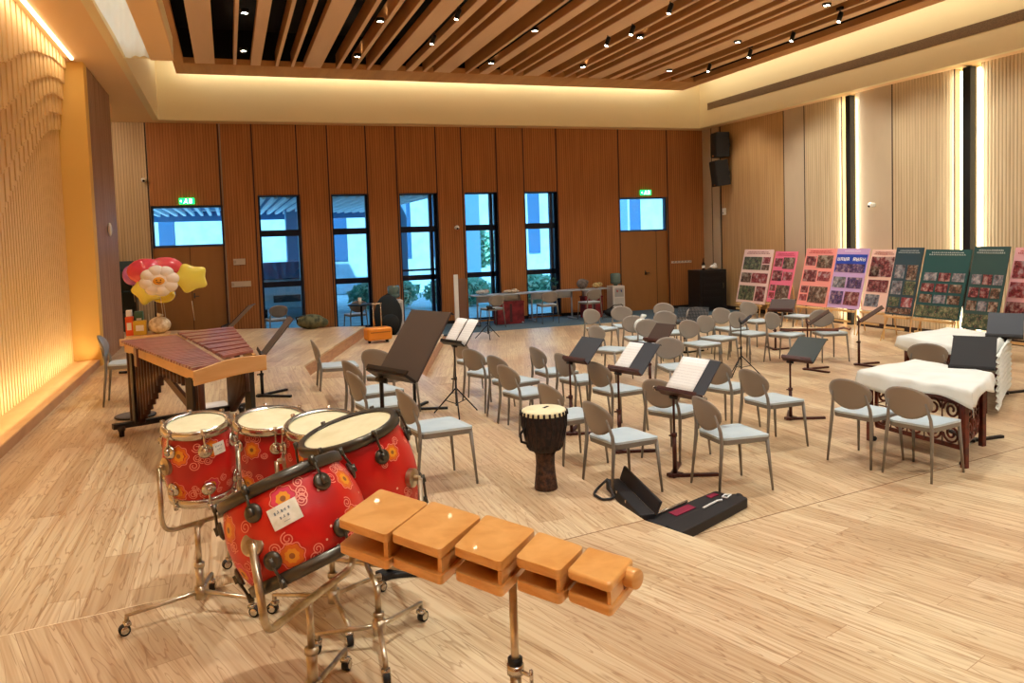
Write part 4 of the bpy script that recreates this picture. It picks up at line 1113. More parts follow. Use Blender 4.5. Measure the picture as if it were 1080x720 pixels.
t2 = thing('instrument_case', 'narrow black case standing open against the step edge', 'case', ((q0.x+q1.x)/2, (q0.y+q1.y)/2, 0))
dv = Vector((q1.x-q0.x, q1.y-q0.y, 0)); ln = dv.length; dv.normalize(); sv = Vector((dv.y, -dv.x, 0)); 
if sv.x < 0: sv = -sv
b = MB().m(CASE); b.box((0,0,.045), (ln, .12, .088), math.atan2(dv.y, dv.x)); b.build('tray', t2, bevel=.01)
b = MB().m(CASE); b.prism3([sv*.06-dv*ln/2+Vector((0,0,.08)), sv*.06+dv*ln/2+Vector((0,0,.08)), sv*.10+dv*ln/2+Vector((0,0,.17)), sv*.10-dv*ln/2+Vector((0,0,.19))], sv*.02); b.build('lid', t2, bevel=.006)
for q_ in (-.12, .12): MB().m(CHROME).box(-sv*.062+dv*q_+Vector((0,0,.08)), (.03,.008,.02), math.atan2(dv.y, dv.x)).build('latch', t2)
s0 = at(640,512,.21); pts = [at(641,505,.3), at(630,515,.215), at(626,521,.212), at(636,527,.212), at(648,525,.215), at(644,516,.23), at(641,505,.3)]
b = MB().m(CASE, True).tube(round_path([Vector((x.x, x.y, x.z)) for x in pts], .04), .010, 8); o = b.build('carry_strap'); tag(o, 'black looped carry strap on the step left of the open cases', 'strap')

# ================================================================== HAMMERED DULCIMERS (yangqin)
CLOTH = noisy('white_cloth', [(.3, (222,228,224)), (.7, (236,240,236))], 4, .85)
ROSY = noisy('carved_rosewood', [(.4, (74,26,18)), (.6, (108,42,28))], 12, .4)
def scroll(b, o_, ux, uz, w, h, n):
    for i in range(n):
        cx_ = (i+.5)/n*w
        for s_ in (1, -1):
            pts = []
            for k in range(20):
                a = k/19*3.2*PI; r_ = min(w/n*.45, h*.24)*(1-k/19*.78)
                pts.append(o_+ux*(cx_+s_*.0+r_*math.cos(a)*(1 if i % 2 else -1))+uz*(h*(.5+.25*s_)+r_*math.sin(a)*s_))
            b.tube(pts, .011, 6, caps=True)
    for i in range(n+1): b.tube([o_+ux*(i/n*w), o_+ux*(i/n*w)+uz*h], .006, 5)
    b.tube([o_+uz*h*.5, o_+uz*h*.5+ux*w], .006, 5)
def dulcimer(label, clabel, corners, ztop, drape=.11):
    """corners: near-left, near-right, far-right, far-left of the top, on the plane z = ztop"""
    P_ = [at(x_, y_, ztop) for x_, y_ in corners]
    o0 = Vector((sum(p.x for p in P_)/4, sum(p.y for p in P_)/4, 0)); t = thing('hammered_dulcimer', label, 'hammered dulcimer', o0)
    top = [Vector((p.x, p.y, 0))-o0 for p in P_]; W = (top[1]-top[0]).length; dp = ((top[3]-top[0])+(top[2]-top[1]))/2
    MB().m(ROSY).prism([tuple(p[:2]) for p in top], ztop-.11, ztop-.012).build('sound_box', t, bevel=.006)
    for p in top: 
        q = p*.86
        MB().m(ROSY).box((q.x, q.y, (ztop-.1)/2), (.05,.05,ztop-.1), math.atan2((top[1]-top[0]).y, (top[1]-top[0]).x)).build('leg', t, bevel=.005)
    zf = .16
    for (o_, e_) in ((top[0], top[1]), (top[1], top[2]), (top[0], top[3])):
        o_, e_ = o_*.86, e_*.86
        u_ = (e_-o_).normalized(); w_ = (e_-o_).length-.10; o1 = o_+u_*.05+Vector((0,0,zf)); c_ = (sum(top, Vector())/4-(o_+e_)/2).normalized()*.03
        o1 = o1+c_
        b = MB().m(ROSY, True); scroll(b, o1, u_, Vector((0,0,1)), w_, ztop-.11-zf, max(2, int(w_/.17))); 
        b.m(ROSY); b.prism3([o1-Vector((0,0,.02)), o1+u_*w_-Vector((0,0,.02)), o1+u_*w_+Vector((0,0,.02)), o1+Vector((0,0,.02))], c_.normalized()*.02)
        b.prism3([o1+Vector((0,0,ztop-.11-zf)), o1+u_*w_+Vector((0,0,ztop-.11-zf)), o1+u_*w_+Vector((0,0,ztop-.16-zf)), o1+Vector((0,0,ztop-.16-zf))], c_.normalized()*.02)
        for e_ in (0, w_-.03): b.prism3([o1+u_*e_, o1+u_*(e_+.03), o1+u_*(e_+.03)+Vector((0,0,ztop-.11-zf)), o1+u_*e_+Vector((0,0,ztop-.11-zf))], c_.normalized()*.02)
        b.build('carved_panel', t)
    for p in (top[1], top[0]):
        q = p*.80; MB().m(RUBBER, True).sphere((q.x, q.y, .025), .025, 8).build('wheel', t)
    # cloth draped over the top: its own thing
    r = random.Random(3)
    cl = MB().m(CLOTH, True); c0_ = Vector()
    NU, NV = 60, 40; ov = drape
    def fn(u, v):
        U, V = -ov/W + u*(1+2*ov/W), -ov/dp.length*1.2 + v*(1+2.2*ov/dp.length)
        uu, vv = min(1.005, max(-.005, U)), min(1.005, max(-.005, V))
        e0 = top[0].lerp(top[1], uu); e1 = top[3].lerp(top[2], uu); p = e0.lerp(e1, vv)
        out = max(0, max(-U, U-1)*W) , max(0, max(-V, V-1)*dp.length)
        drop = math.hypot(*out); 
        cdir = (p-c0_).normalized()
        wav = (math.sin(uu*23+vv*5)*.012+math.sin(vv*19)*.010)*min(1, drop/.05)
        zz = ztop+.012 - drop*(1+.35*math.sin(uu*7+vv*9)) + .004*math.sin(uu*9+vv*6)+.003*math.sin(uu*17-vv*11)
        return o0 + p + cdir*(.012+drop*.25+wav) + Vector((0,0,zz))
    cl.grid(fn, NU, NV); c_ = cl.build('dust_cloth', solid=.004); tag(c_, clabel, 'cloth', 'white dust cloths')
    return t, top, o0
dulcimer('carved dark red dulcimer nearest the camera, with scrollwork panels', 'white cloth draped over the nearer dulcimer', [(907,391),(1024,413),(1045,394),(965,380)], .70)
t, top, o0 = dulcimer('second dark red dulcimer farther back, mostly hidden by music stands', 'white cloth draped over the farther dulcimer', [(948,355),(1043,373),(1058,353),(1000,346)], .70)
rf = MB().m(CLOTH, True); e0 = o0+top[1]; e1 = o0+top[2]; nn = (top[1]-top[0]).normalized()
def rfn(u, v):
    p = e0.lerp(e1, u)+nn*(.10+.018*math.sin(v*60)+.04*abs(math.sin(v*30))*(1 if u > .75 or u < .25 else .4))
    p.z = .69-.60*v; p += (e1-e0).normalized()*.03*math.sin(v*38); return p
rf.grid(rfn, 10, 80); o = rf.build('ruffled_cloth', solid=.004); tag(o, 'cream ruffled cloth hanging down beside the farther dulcimer', 'cloth')

# ================================================================== LUTE ON CHAIRS
p0, p1 = at(823,347,.50), at(896,348,.50)
t = thing('lute', 'long slender brown lute lying across two grey chairs', 'lute', (p0.x, p0.y, .478)); d_ = Vector((p1.x-p0.x, p1.y-p0.y, 0)); L_ = d_.length; ud = d_.normalized(); us = Vector((-ud.y, ud.x, 0))
LUT = wood_mat('lute_wood', (92,44,28), (118,62,40), (4,4,10), .35, coat=.3); LUTF = mat('lute_face', (222,204,170), .5)
sh = [(0,.02),(.05,.07),(.2,.085),(.42,.06),(.55,.035),(.85,.024)]
b = MB().m(LUT); poly = [ud*(u*L_)+us*w for u, w in sh]+[ud*(u*L_)-us*w for u, w in sh[::-1]]; b.prism3([p+Vector((0,0,.0)) for p in poly], (0,0,.045)); b.build('body', t, bevel=.012)
b = MB().m(LUTF); poly = [ud*(u*L_)+us*w*.85 for u, w in sh[:5]]+[ud*(u*L_)-us*w*.85 for u, w in sh[:5][::-1]]; b.prism3([p+Vector((0,0,.046)) for p in poly], (0,0,.004)); b.build('soundboard', t)
b = MB().m(LUT, True).tube([ud*L_*.8+Vector((0,0,.03)), ud*L_*.92+Vector((0,0,.06)), ud*L_*1.0+Vector((0,0,.03)), ud*L_*1.02+Vector((0,0,.06))], [.02,.018,.016,.012], 8); b.build('headstock', t)
for k in range(4): MB().m(LUT, True).tube([ud*L_*(.86+.03*k)-us*.05+Vector((0,0,.05)), ud*L_*(.86+.03*k)+us*.05+Vector((0,0,.05))], .005, 6).build('tuning_peg', t)
# white bundle and cup on chairs
p = at(677, 353, .47); b = MB().m(noisy('wrap_white', [(.4, (210,222,222)), (.6, (240,244,240))], 20, .6, bump=.6), True)
t = thing('plastic_bag', 'crumpled white plastic bag on a grey chair in the far rows', 'bag', (p.x, p.y, .48)); b.sphere((0,0,.13), .13, 10, (1,1,1.05)); b.build('bag_body', t)
MB().m(MATS['wrap_white'], True).tube([(0,0,.25),(.03,0,.30),(.09,.02,.30)], [.03,.045,.02], 8).build('bag_knot', t)
p = at(744, 345, .47); t = thing('paper_cup', 'small white and blue paper cup on a grey chair seat', 'cup', (p.x, p.y, .478))
MB().m(WHITE, True).lathe([(.03,0),(.04,.11)], 18).build('cup', t); MB().m(mat('cup_blue', (50,70,130), .5), True).lathe([(.0325,.02),(.0385,.08)], 18, caps=False).build('print', t)

# ================================================================== POSTER BOARDS ON EASELS
EAS = wood_mat('easel_wood', (214,172,112), (226,188,130), (6,6,2), .5)
def photo_mat(i, a, b_, c_):
    m = mat('photo_%d' % i, a, .5); t = NT(m); v = t.coords('Object')
    n1 = t.n('ShaderNodeTexNoise'); n1.inputs['Scale'].default_value = 10; n1.inputs['Detail'].default_value = 3; t.l(v, n1.inputs[0])
    n2 = t.n('ShaderNodeTexVoronoi'); n2.inputs['Scale'].default_value = 34; t.l(v, n2.inputs[0])
    base = t.ramp(n1.outputs[0], [(.34, a), (.5, b_), (.66, c_)])
    dots = t.ramp(n2.outputs['Distance'], [(0, (230,200,180)), (.25, (140,90,80)), (.6, (40,28,36))])
    t.l(t.mix(.5, base, dots), t.b.inputs['Base Color']); return m
PH = [photo_mat(0, (50,24,30), (150,40,50), (230,200,190)), photo_mat(1, (40,50,40), (120,90,60), (210,200,180)), photo_mat(2, (30,30,80), (90,70,140), (220,190,200)),
      photo_mat(3, (30,60,50), (90,120,80), (170,180,130)), photo_mat(4, (120,30,30), (190,60,70), (240,210,210)), photo_mat(5, (60,70,80), (150,160,170), (225,225,225))]
def board(label, bl, br, tl, bg, hd, cells, X=11.75, H=1.22, title=(250,240,240), head=None, sub=None, lean=None, text=0):
    """bl, br: picture positions of the lower corners; stands on an A-frame easel"""
    a = atX(bl[0], bl[1], X); c = atX(br[0], br[1], X); W = abs(a.y-c.y); yc = (a.y+c.y)/2; zb = (a.z+c.z)/2
    zt = atX(tl[0], tl[1], X+.25).z; Hh = (zt-zb); ln = math.atan2(.30, Hh) if lean is None else lean
    t = thing('poster_board', label, 'poster board', (X, yc, 0), 0, 'event poster boards on easels'); t['group'] = 'event poster boards on easels'
    ux = Vector((0,-1,0)); uz = Vector((math.sin(ln), 0, math.cos(ln))); nn = Vector((-math.cos(ln), 0, math.sin(ln))); o = Vector((0,0,zb)); Hs = Hh/math.cos(ln)
    def P(u, v, off=0): return o + ux*((u-.5)*W) + uz*(v*Hs) + nn*off
    def quad(b, u0, v0, u1, v1, off, th=.002): b.prism3([P(u0,v0,off), P(u1,v0,off), P(u1,v1,off), P(u0,v1,off)], -nn*th)
    b = MB().m(mat('board_%d_%d_%d' % bg, bg, .55)); quad(b, 0, 0, 1, 1, .0, .02); pb = b.build('panel', t)
    if head: b = MB().m(mat('head_%d_%d_%d' % head[0], head[0], .55)); quad(b, .02, head[1], .98, head[2], .003); b.build('header', t)
    b = MB().m(mat('text_%d_%d_%d' % title, title, .6)); rr = random.Random(int(bl[0]))
    rows = [(.955, .7, .016), (.925, .8, .018)] if not text else [(.955, .5, .012)]
    for (v, w_, th) in rows:
        n = 16
        for k in range(n):
            u = .5-w_/2+w_*(k+.5)/n; q = w_/n*.42
            quad(b, u-q, v-th/2, u+q, v-th/2+.004, .006); quad(b, u-q*rr.uniform(.1,.9), v-th/2, u-q*.0, v+th/2, .006); quad(b, u-q, v+th*.1, u+q*rr.uniform(.2,1), v+th*.1+.004, .006)
    if text:   # bold white title characters
        for k in range(9):
            if k == 4: continue
            u = .10+k*.10; q = .038; v = .82
            quad(b, u-q, v-.028, u-q+.022, v+.028, .006); quad(b, u+q-.022, v-.028, u+q, v+.028, .006); quad(b, u-q, v-.006, u+q, v+.006, .006)
            if k % 2: quad(b, u-q, v+.02, u+q, v+.03, .006)
            else: quad(b, u-q, v-.03, u+q, v-.02, .006)
    b.build('lettering', t)
    for (u0, v0, u1, v1, k) in cells:
        b = MB().m(PH[k]); quad(b, u0, v0, u1, v1, .006); b.build('photograph', t)
    # easel (its own thing)
    e = thing('easel', label.replace('poster board', 'board').replace('board', 'pale wooden easel carrying the board', 1) if False else 'pale wooden easel under the '+label.split(',')[0].replace('poster board', 'poster'), 'easel', (X, yc, 0), 0, 'pale wooden easels')
    zl = zb-.02
    for s_ in (-1, 1):
        b = MB().m(EAS); tl_ = math.tan(ln); p0 = Vector((.05-zb*tl_, s_*min(W*.55, .42), 0)); p1 = Vector((.05+Hs*.86*math.cos(ln)*tl_, s_*.10, zb+Hs*.86*math.cos(ln))); b.tube([p0, p1], .016, 4); b.build('leg', e)
    b = MB().m(EAS); b.tube([Vector((.58,0,0)), Vector((.09+Hs*.80*math.sin(ln),0,zb+Hs*.80*math.cos(ln)))], .016, 4); b.build('leg', e)
    b = MB().m(EAS); b.box((-.03, 0, zl-.02), (.09, W*.86, .035)); b.build('ledge', e)
    b = MB().m(EAS); b.box((-.09, 0, zb*.52), (.02, W*.75, .04)); b.build('crosspiece', e)
    return t
g3 = [(.06,.70,.40,.86,0),(.44,.66,.95,.88,1),(.06,.42,.50,.62,0),(.55,.44,.95,.60,4),(.06,.08,.30,.19,4),(.06,.22,.30,.34,0),(.34,.06,.94,.34,1)]
gw = [(.05,.62,.68,.86,3),(.70,.74,.95,.86,4),(.70,.62,.95,.72,1),(.05,.38,.40,.56,1),(.42,.38,.95,.56,4),(.05,.05,.60,.32,3),(.64,.05,.95,.32,0)]
gb = [(.05,.60,.95,.74,2),(.05,.34,.45,.52,5),(.50,.34,.95,.52,2),(.05,.06,.45,.28,2),(.50,.06,.95,.28,0)]
gd = [(.08,.54,.36,.66,5),(.40,.54,.66,.66,0),(.70,.54,.96,.66,5),(.06,.38,.34,.50,0),(.38,.38,.64,.50,0),(.68,.38,.94,.50,1),(.06,.22,.34,.34,1),(.38,.22,.64,.34,5),(.68,.22,.94,.34,1),(.03,.02,.97,.18,3)]
gd6 = [(.10,.54,.46,.74,5),(.55,.52,.92,.74,1),(.08,.30,.46,.50,5),(.54,.30,.94,.50,3),(.06,.12,.46,.26,3),(.54,.12,.94,.26,4),(.04,.02,.96,.10,1)]
board('cream and pink poster board with a green group photo, leftmost on the right side', (776,318), (806,321), (784,263), (244,214,206), 0, gw, 12.1, title=(150,60,60))
board('narrow rose-pink poster board, second from the left', (808,317), (831,321), (815,265), (240,120,150), 0, g3, 12.0, title=(200,60,90))
board('salmon-pink poster board with seven photos, third from the left', (840,320), (871,325), (856,262), (248,160,150), 0, g3, 11.7, title=(200,60,70))
board('lilac and blue poster board with a bold white title', (872,322), (905,328), (886,262), (206,170,220), 0, gb, 11.6, title=(250,250,255), head=((36,70,180), .60, .90), text=1)
board('pale peach poster board with dark red stage photos', (908,325), (934,330), (916,263), (244,206,190), 0, [(.05,.55,.95,.88,0),(.08,.56,.45,.72,1),(.08,.30,.9,.50,0),(.08,.06,.65,.26,5)], 11.6, title=(160,60,60))
board('narrow dark slate green poster board with cream lettering', (933,329), (961,335), (941,261), (46,72,82), 0, gd6, 11.4, title=(190,200,200))
board('wide dark green poster board with nine small photos', (963,332), (1011,340), (972,263), (36,84,84), 0, gd, 11.3, title=(210,220,215))
board('wide dark teal poster board partly behind the black stands', (1013,343), (1050,352), (1030,260), (52,84,82), 0, gd, 10.9, title=(210,220,215))
board('pink and crimson poster board at the right edge of the picture', (1056,338), (1096,346), (1067,261), (240,178,182), 0, [(.05,.60,.95,.82,4),(.05,.34,.95,.54,4),(.05,.05,.95,.28,0)], 11.2, title=(200,60,60))

# ================================================================== BACK WALL OBJECTS
def simple(name, label, cat, loc, builders, group=None, rz=0):
    t = thing(name, label, cat, loc, rz, group)
    for nm, fn in builders: fn(MB()).build(nm, t)
    return t
# exit signs
GRN = mat('exit_green', (10,150,70), .5, emis=(20,230,110), es=3.0); EXW = mat('exit_white', (240,255,245), .5, emis=(220,255,235), es=4)
for (x_, y_, lb) in ((197,212,'green exit sign above the left door'), (681,203,'green exit sign above the right door')):
    p = atY(x_, y_, YB-.03); t = thing('exit_sign', lb, 'exit sign', p, 0, 'green exit signs')
    MB().m(GRN).bb((-.16,-.02,-.066),(.16,.028,.066)).build('panel', t)
    b = MB().m(EXW)   # running figure and arrow
    b.bb((-.03,-.024,.02),(.0,-.02,.05)); b.prism3([(-.03,-.022,.015),(.01,-.022,.01),(-.01,-.022,-.02),(-.05,-.022,-.015)], (0,-.003,0)); b.prism3([(-.02,-.022,-.015),(.0,-.022,-.02),(.03,-.022,-.05),(.015,-.022,-.055)], (0,-.003,0)); b.prism3([(-.04,-.022,-.015),(-.02,-.022,-.02),(-.06,-.022,-.055),(-.075,-.022,-.05)], (0,-.003,0)); b.build('running_figure', t)
    MB().m(EXW).bb((.05,-.024,-.05),(.11,-.02,.05)).build('door_symbol', t); MB().m(EXW).prism3([(-.15,-.022,0),(-.11,-.022,.03),(-.11,-.022,-.03)], (0,-.003,0)).build('arrow', t)
# wall cameras / small fittings
def dome(px_, plane, lb, axis, name='security_camera', cat='camera'):
    p = atY(*px_, plane) if axis == 'y' else atX(*px_, plane); t = thing(name, lb, cat, p)
    v = Vector((0,-1,0)) if axis == 'y' else Vector((-1,0,0))
    b = MB().m(WHITE, True).tube([Vector((0,0,0)), v*.06], .045, 16); b.build('bracket', t); b = MB().m(WHITE, True).sphere(v*.10, .055, 10); b.m(BLACK, True).sphere(v*.13+Vector((0,0,-.02)), .03, 8); b.build('camera_head', t)
dome((481,240), YB, 'small white security camera on the pier between third and fourth windows', 'y')
dome((152,190), YB, 'small grey security camera on the pale panel at far left', 'y')
dome((922,216), XR, 'white security camera on the plain panel of the right wall', 'x')
p = atX(765, 223, XR); t = thing('wall_sensor', 'small white box on the right wall below the speakers', 'sensor', p); MB().m(WHITE).bb((-.07,-.05,-.09),(0,.05,.09)).build('box', t, bevel=.01); MB().m(BLACK).bb((-.073,-.02,-.05),(-.07,.02,-.02)).build('lens', t)
for (a, b_, lb, nm) in (((246,273),(259,279),'small beige switch plate right of the left door','switch_plate'), ((244,297),(265,302),'pale door closer rail on the wall right of the left door','rail'), ):
    p, q = atY(*a, YB), atY(*b_, YB); c_ = (p+q)/2; t = thing(nm, lb, 'plate', (c_.x, YB, c_.z)); w_, hh = abs(q.x-p.x), abs(p.z-q.z)
    MB().m(mat('plate_beige', (206,186,160), .5)).bb((-w_/2,-.02,-hh/2),(w_/2,0,hh/2)).build('plate', t, bevel=.004); MB().m(mat('plate_beige2', (180,160,136), .5)).bb((-w_/2,-.028,-hh/4),(-w_/2+.06,-.02,hh/4)).build('switch', t)
p, q = atY(708,276.5,YB), atY(729,278,YB); t = thing('coat_rail', 'pale coat rail with a row of pegs right of the right door', 'coat rail', ((p.x+q.x)/2, YB, p.z)); w_ = q.x-p.x
MB().m(mat('rail_pale', (214,200,176), .5)).bb((-w_/2,-.02,-.03),(w_/2,0,.03)).build('board', t)
for k in range(6): xx = -w_/2+.06+k*(w_-.12)/5; MB().m(DARKSTEEL, True).tube([(xx,-.02,0),(xx,-.06,0),(xx,-.07,.03)], .007, 6).build('peg', t)
# line array loudspeakers in the corner
SPK = noisy('speaker_grille', [(.4, (16,15,16)), (.6, (30,28,28))], 120, .7)
for (y0, y1, lb, ang) in ((140,166,'upper black loudspeaker of the hanging pair in the corner', 0), (169,196,'lower black loudspeaker of the hanging pair in the corner', .12)):
    a_, b_ = atX(760, y0, XR-.25), atX(760, y1, XR-.25); c_ = (a_+b_)/2
    t = thing('loudspeaker', lb, 'loudspeaker', (XR-.27, c_.y, c_.z), -.2, 'loudspeakers in the corner'); hh = abs(a_.z-b_.z)
    mx = Matrix.Rotation(-ang, 3, 'Y')
    MB().m(mat('speaker_box', (18,17,18), .6)).box((0,0,0), (.36,.42,hh), mx=mx).build('cabinet', t, bevel=.012); MB().m(SPK).box(mx@Vector((-.185,0,0)), (.01,.38,hh*.92), mx=mx).build('grille', t)
    MB().m(CHROME).box(mx@Vector((-.192,0,-hh*.44)), (.004,.12,.03), mx=mx).build('badge', t)
    MB().m(BLACKM).bb((.15,-.03,-.05),(.268,.03,.05)).build('bracket', t)
# equipment rack
p = at(748,327,0); a_, b_ = atY(731,284,p.y), atY(765,284,p.y); hh = zfor(p.x, p.y, 284); w_ = b_.x-a_.x
t = thing('equipment_rack', 'tall black equipment rack in the far right corner', 'rack', (p.x-.05, p.y, 0)); RK = mat('rack_black', (20,20,22), .45)
RW, RD = .82, .6
MB().m(RK).bb((-RW/2,-RD/2,.06),(RW/2,RD/2,hh)).build('cabinet', t, bevel=.012)
MB().m(mat('rack_door', (20,20,23), .3)).bb((-RW/2+.05,-RD/2-.02,.12),(RW/2-.05,-RD/2,hh-.05)).build('door', t, bevel=.004)
MB().m(DARKSTEEL).bb((RW/2-.14,-RD/2-.04,.6),(RW/2-.11,-RD/2-.02,.75)).build('handle', t)
for s_ in (-1,1):
    for q_ in (-1,1): MB().m(RUBBER, True).sphere((s_*.3,q_*.22,.03), .032, 8).build('caster', t)
b = MB().m(mat('rack_unit', (28,28,31), .4))
for k in range(5): b.bb((-RW/2+.1,-RD/2-.026,.3+k*.18),(RW/2-.2,-RD/2-.02,.38+k*.18))
b.build('front_unit', t)
t2 = thing('bottle', 'dark slim bottle standing on the black equipment rack', 'bottle', (p.x-.22, p.y-.1, hh)); MB().m(mat('bottle_dark', (20,16,18), .2), True).lathe([(.04,0),(.042,.01),(.042,.16),(.016,.22),(.014,.30),(.016,.31)], 16).build('glass', t2); MB().m(WHITE, True).lathe([(.0425,.05),(.0425,.12)], 16, caps=False).build('label', t2)
t2 = thing('tissue_bundle', 'crumpled white tissue lying on the black equipment rack', 'tissue', (p.x+.12, p.y-.05, hh)); MB().m(WHITE, True).sphere((0,0,.06), .1, 9, (1.2,.9,.62)).build('tissue', t2); MB().m(WHITE, True).sphere((.06,.02,.12), .05, 8).build('fold', t2)
# water dispensers
WATER = mat('water_bottle', (92,116,112), .15, coat=.5)
for (px_, lb, w_, yt, ybt) in (((650,331),'white water dispenser with grey-green bottle beside the right door',.36,301,285), ((417,352),'white water dispenser between the second and third windows',.36,316,300)):
    p = at(*px_, 0); p.y = min(p.y, YB-.25); p = Vector((atY(px_[0], px_[1], p.y).x, p.y, 0)); H_ = zfor(p.x, p.y, yt); t = thing('water_dispenser', lb, 'water dispenser', p, 0, 'water dispensers')
    MB().m(mat('dispenser_white', (214,210,204), .4)).bb((-w_/2,-.18,0),(w_/2,.18,H_)).build('cabinet', t, bevel=.015)
    MB().m(mat('dispenser_panel', (168,168,166), .4)).bb((-w_/2+.06,-.186,H_*.62),(w_/2-.04,-.18,H_*.92)).build('tap_panel', t); MB().m(mat('dispenser_door', (198,196,190), .4)).bb((-w_/2+.06,-.186,.08),(w_/2-.04,-.18,H_*.58)).build('door', t)
    for s_ in (-.06,.06): MB().m(RED if s_ < 0 else mat('tap_blue', (30,70,170), .4), True).tube([(s_,-.186,H_*.85),(s_,-.22,H_*.84),(s_,-.22,H_*.79)], .012, 8).build('tap', t)
    MB().m(WATER, True).lathe([(.05,H_),(.06,H_+.03),(.135,H_+.06),(.14,H_+.12),(.13,H_+.14),(.14,H_+.16),(.14,H_+.30),(.12,H_+.33),(.001,H_+.34)], 24).build('bottle', t)
# black bag on carpet
p = at(648,334,0); p.y = 19.1; t = thing('duffel_bag', 'soft black bag on the carpet left of the water dispenser', 'bag', (9.38, 18.72, 0)); MB().m(mat('bag_black', (22,18,18), .8), True).sphere((0,0,.13), .15, 12, (2.4,1.3,.87)).build('bag', t); MB().m(MATS['bag_black'], True).tube([(-.2,0,.24),(-.1,-.05,.32),(.1,-.05,.32),(.2,0,.24)], .012, 8).build('handle', t)
# long tables by the windows with chairs, cloths and plants
TT = mat('table_top_grey', (168,176,186), .4); TL = mat('table_leg_steel', (176,184,192), .35, .6)
def longtable(x0, x1, yy, lb):
    t = thing('folding_table', lb, 'table', ((x0+x1)/2, yy, 0), 0, 'long tables by the windows'); w_ = (x1-x0)/2
    MB().m(TT).bb((-w_,-.22,.72),(w_,.22,.75)).build('tabletop', t, bevel=.006)
    for s_ in (-1,1):
        MB().m(TL, True).tube([(s_*(w_-.15),0,.72),(s_*(w_-.15),0,.05)], .022, 8).build('leg', t); MB().m(TL, True).tube([(s_*(w_-.15),-.26,.03),(s_*(w_-.15),.26,.03)], .02, 8).build('foot', t)
    MB().m(TL).bb((-w_+.15,.0,.55),(w_-.15,.02,.72)).build('modesty_panel', t)
longtable(5.55, 6.95, 19.0, 'narrow grey table by the fourth window, left end of the row')
longtable(7.0, 8.4, 19.05, 'narrow grey table by the fifth window, middle of the row')
longtable(8.45, 9.25, 19.1, 'short grey table against the wall right of the fifth window')
CR = noisy('crimson_cloth', [(.4, (96,24,30)), (.6, (134,40,44))], 7, .9)
for (x0, x1, yy, lb) in ((6.15, 6.85, 18.72, 'crimson box under the window table between fourth and fifth windows'), (8.55, 9.05, 18.8, 'crimson box under the short table right of the windows')):
    t = thing('storage_box', lb, 'box', ((x0+x1)/2, yy+.1, 0), 0, 'crimson boxes under the tables'); w_ = (x1-x0)/2
    MB().m(CR).bb((-w_,-.03,.0),(w_,.30,.52)).build('box_body', t, bevel=.01); MB().m(CR).bb((-w_-.01,-.04,.52),(w_+.01,.31,.56)).build('lid', t, bevel=.006); MB().m(mat('box_tape', (60,16,22), .6)).bb((-.03,-.034,.05),(.03,-.03,.5)).build('tape', t)
for (x_, y_, hd_, lb) in ((5.9,18.45,100,'grey chair pushed under the table by the fourth window'), (7.35,18.5,85,'grey chair pushed under the table by the fifth window'), (8.5,18.5,95,'grey chair pushed under the short wall table'), (2.75,19.2,100,'dark looking chair beside the second window')):
    chair(lb, None, 0, hd_, 'chairs at the window tables', xy=(x_, y_))
chair('dark looking chair in front of the leftmost window', None, 0, 100, 'chairs at the window tables', xy=(.95, 19.15))
for (x_, lb, cc_, sq) in ((5.85,'pile of pale cloth on the left window table',(200,206,206),(1.5,.8,.5)), (6.6,'cream cloth folded on the window table',(216,196,168),(1.8,.8,.35)), (8.55,'grey bag standing on the short wall table',(120,110,104),(1.3,.8,1.1)), (8.95,'yellowish basket on the end of the short wall table',(196,168,110),(1,.7,.6))):
    t = thing('cloth_bundle' if 'cloth' in lb else ('bag' if 'bag' in lb else 'basket'), lb, 'cloth' if 'cloth' in lb else ('bag' if 'bag' in lb else 'basket'), (x_, 19.02, .752))
    m_ = noisy('bundle_%d' % int(x_*100), [(.4, tuple(int(v*.75) for v in cc_)), (.6, cc_)], 16, .85, bump=.5)
    MB().m(m_, True).sphere((0,0,.12*sq[2]), .12, 9, sq).build('body', t); MB().m(m_, True).sphere((.08,-.03,.16*sq[2]), .07, 8, (1.2,.8,.8)).build('fold', t)
t = thing('potted_plant', 'small leafy plant in a dark pot on the table by the fifth window', 'plant', (7.75, 19.0, .752)); MB().m(mat('pot_dark', (44,52,56), .5), True).lathe([(.05,0),(.07,.12)], 16).build('pot', t)
b = MB().m(mat('plant_leaf', (50,100,70), .6)); rr = random.Random(5)
for k in range(40):
    a = rr.uniform(0,2*PI); v = Vector((math.cos(a)*rr.uniform(.02,.12), math.sin(a)*rr.uniform(.02,.12), rr.uniform(.12,.32))); u = Vector((math.cos(a),math.sin(a),.4))*.05; w__ = Vector((-math.sin(a),math.cos(a),0))*.02
    b.face([b.v(v-u), b.v(v-w__), b.v(v+u), b.v(v+w__)])
b.build('foliage', t)
# white board stand left of the tables
p = at(494,352,0); t = thing('display_panel', 'tall narrow white and brown panel standing by the fourth window', 'panel', (5.05, 18.5, 0)); MB().m(WHITE).bb((-.06,-.02,.1),(.04,.02,1.3)).build('white_face', t); MB().m(mat('panel_brown', (120,84,64), .6)).bb((.05,-.02,.1),(.24,.02,1.2)).build('brown_face', t); MB().m(BLACKM).bb((-.1,-.15,0),(.26,.15,.1)).build('foot', t)
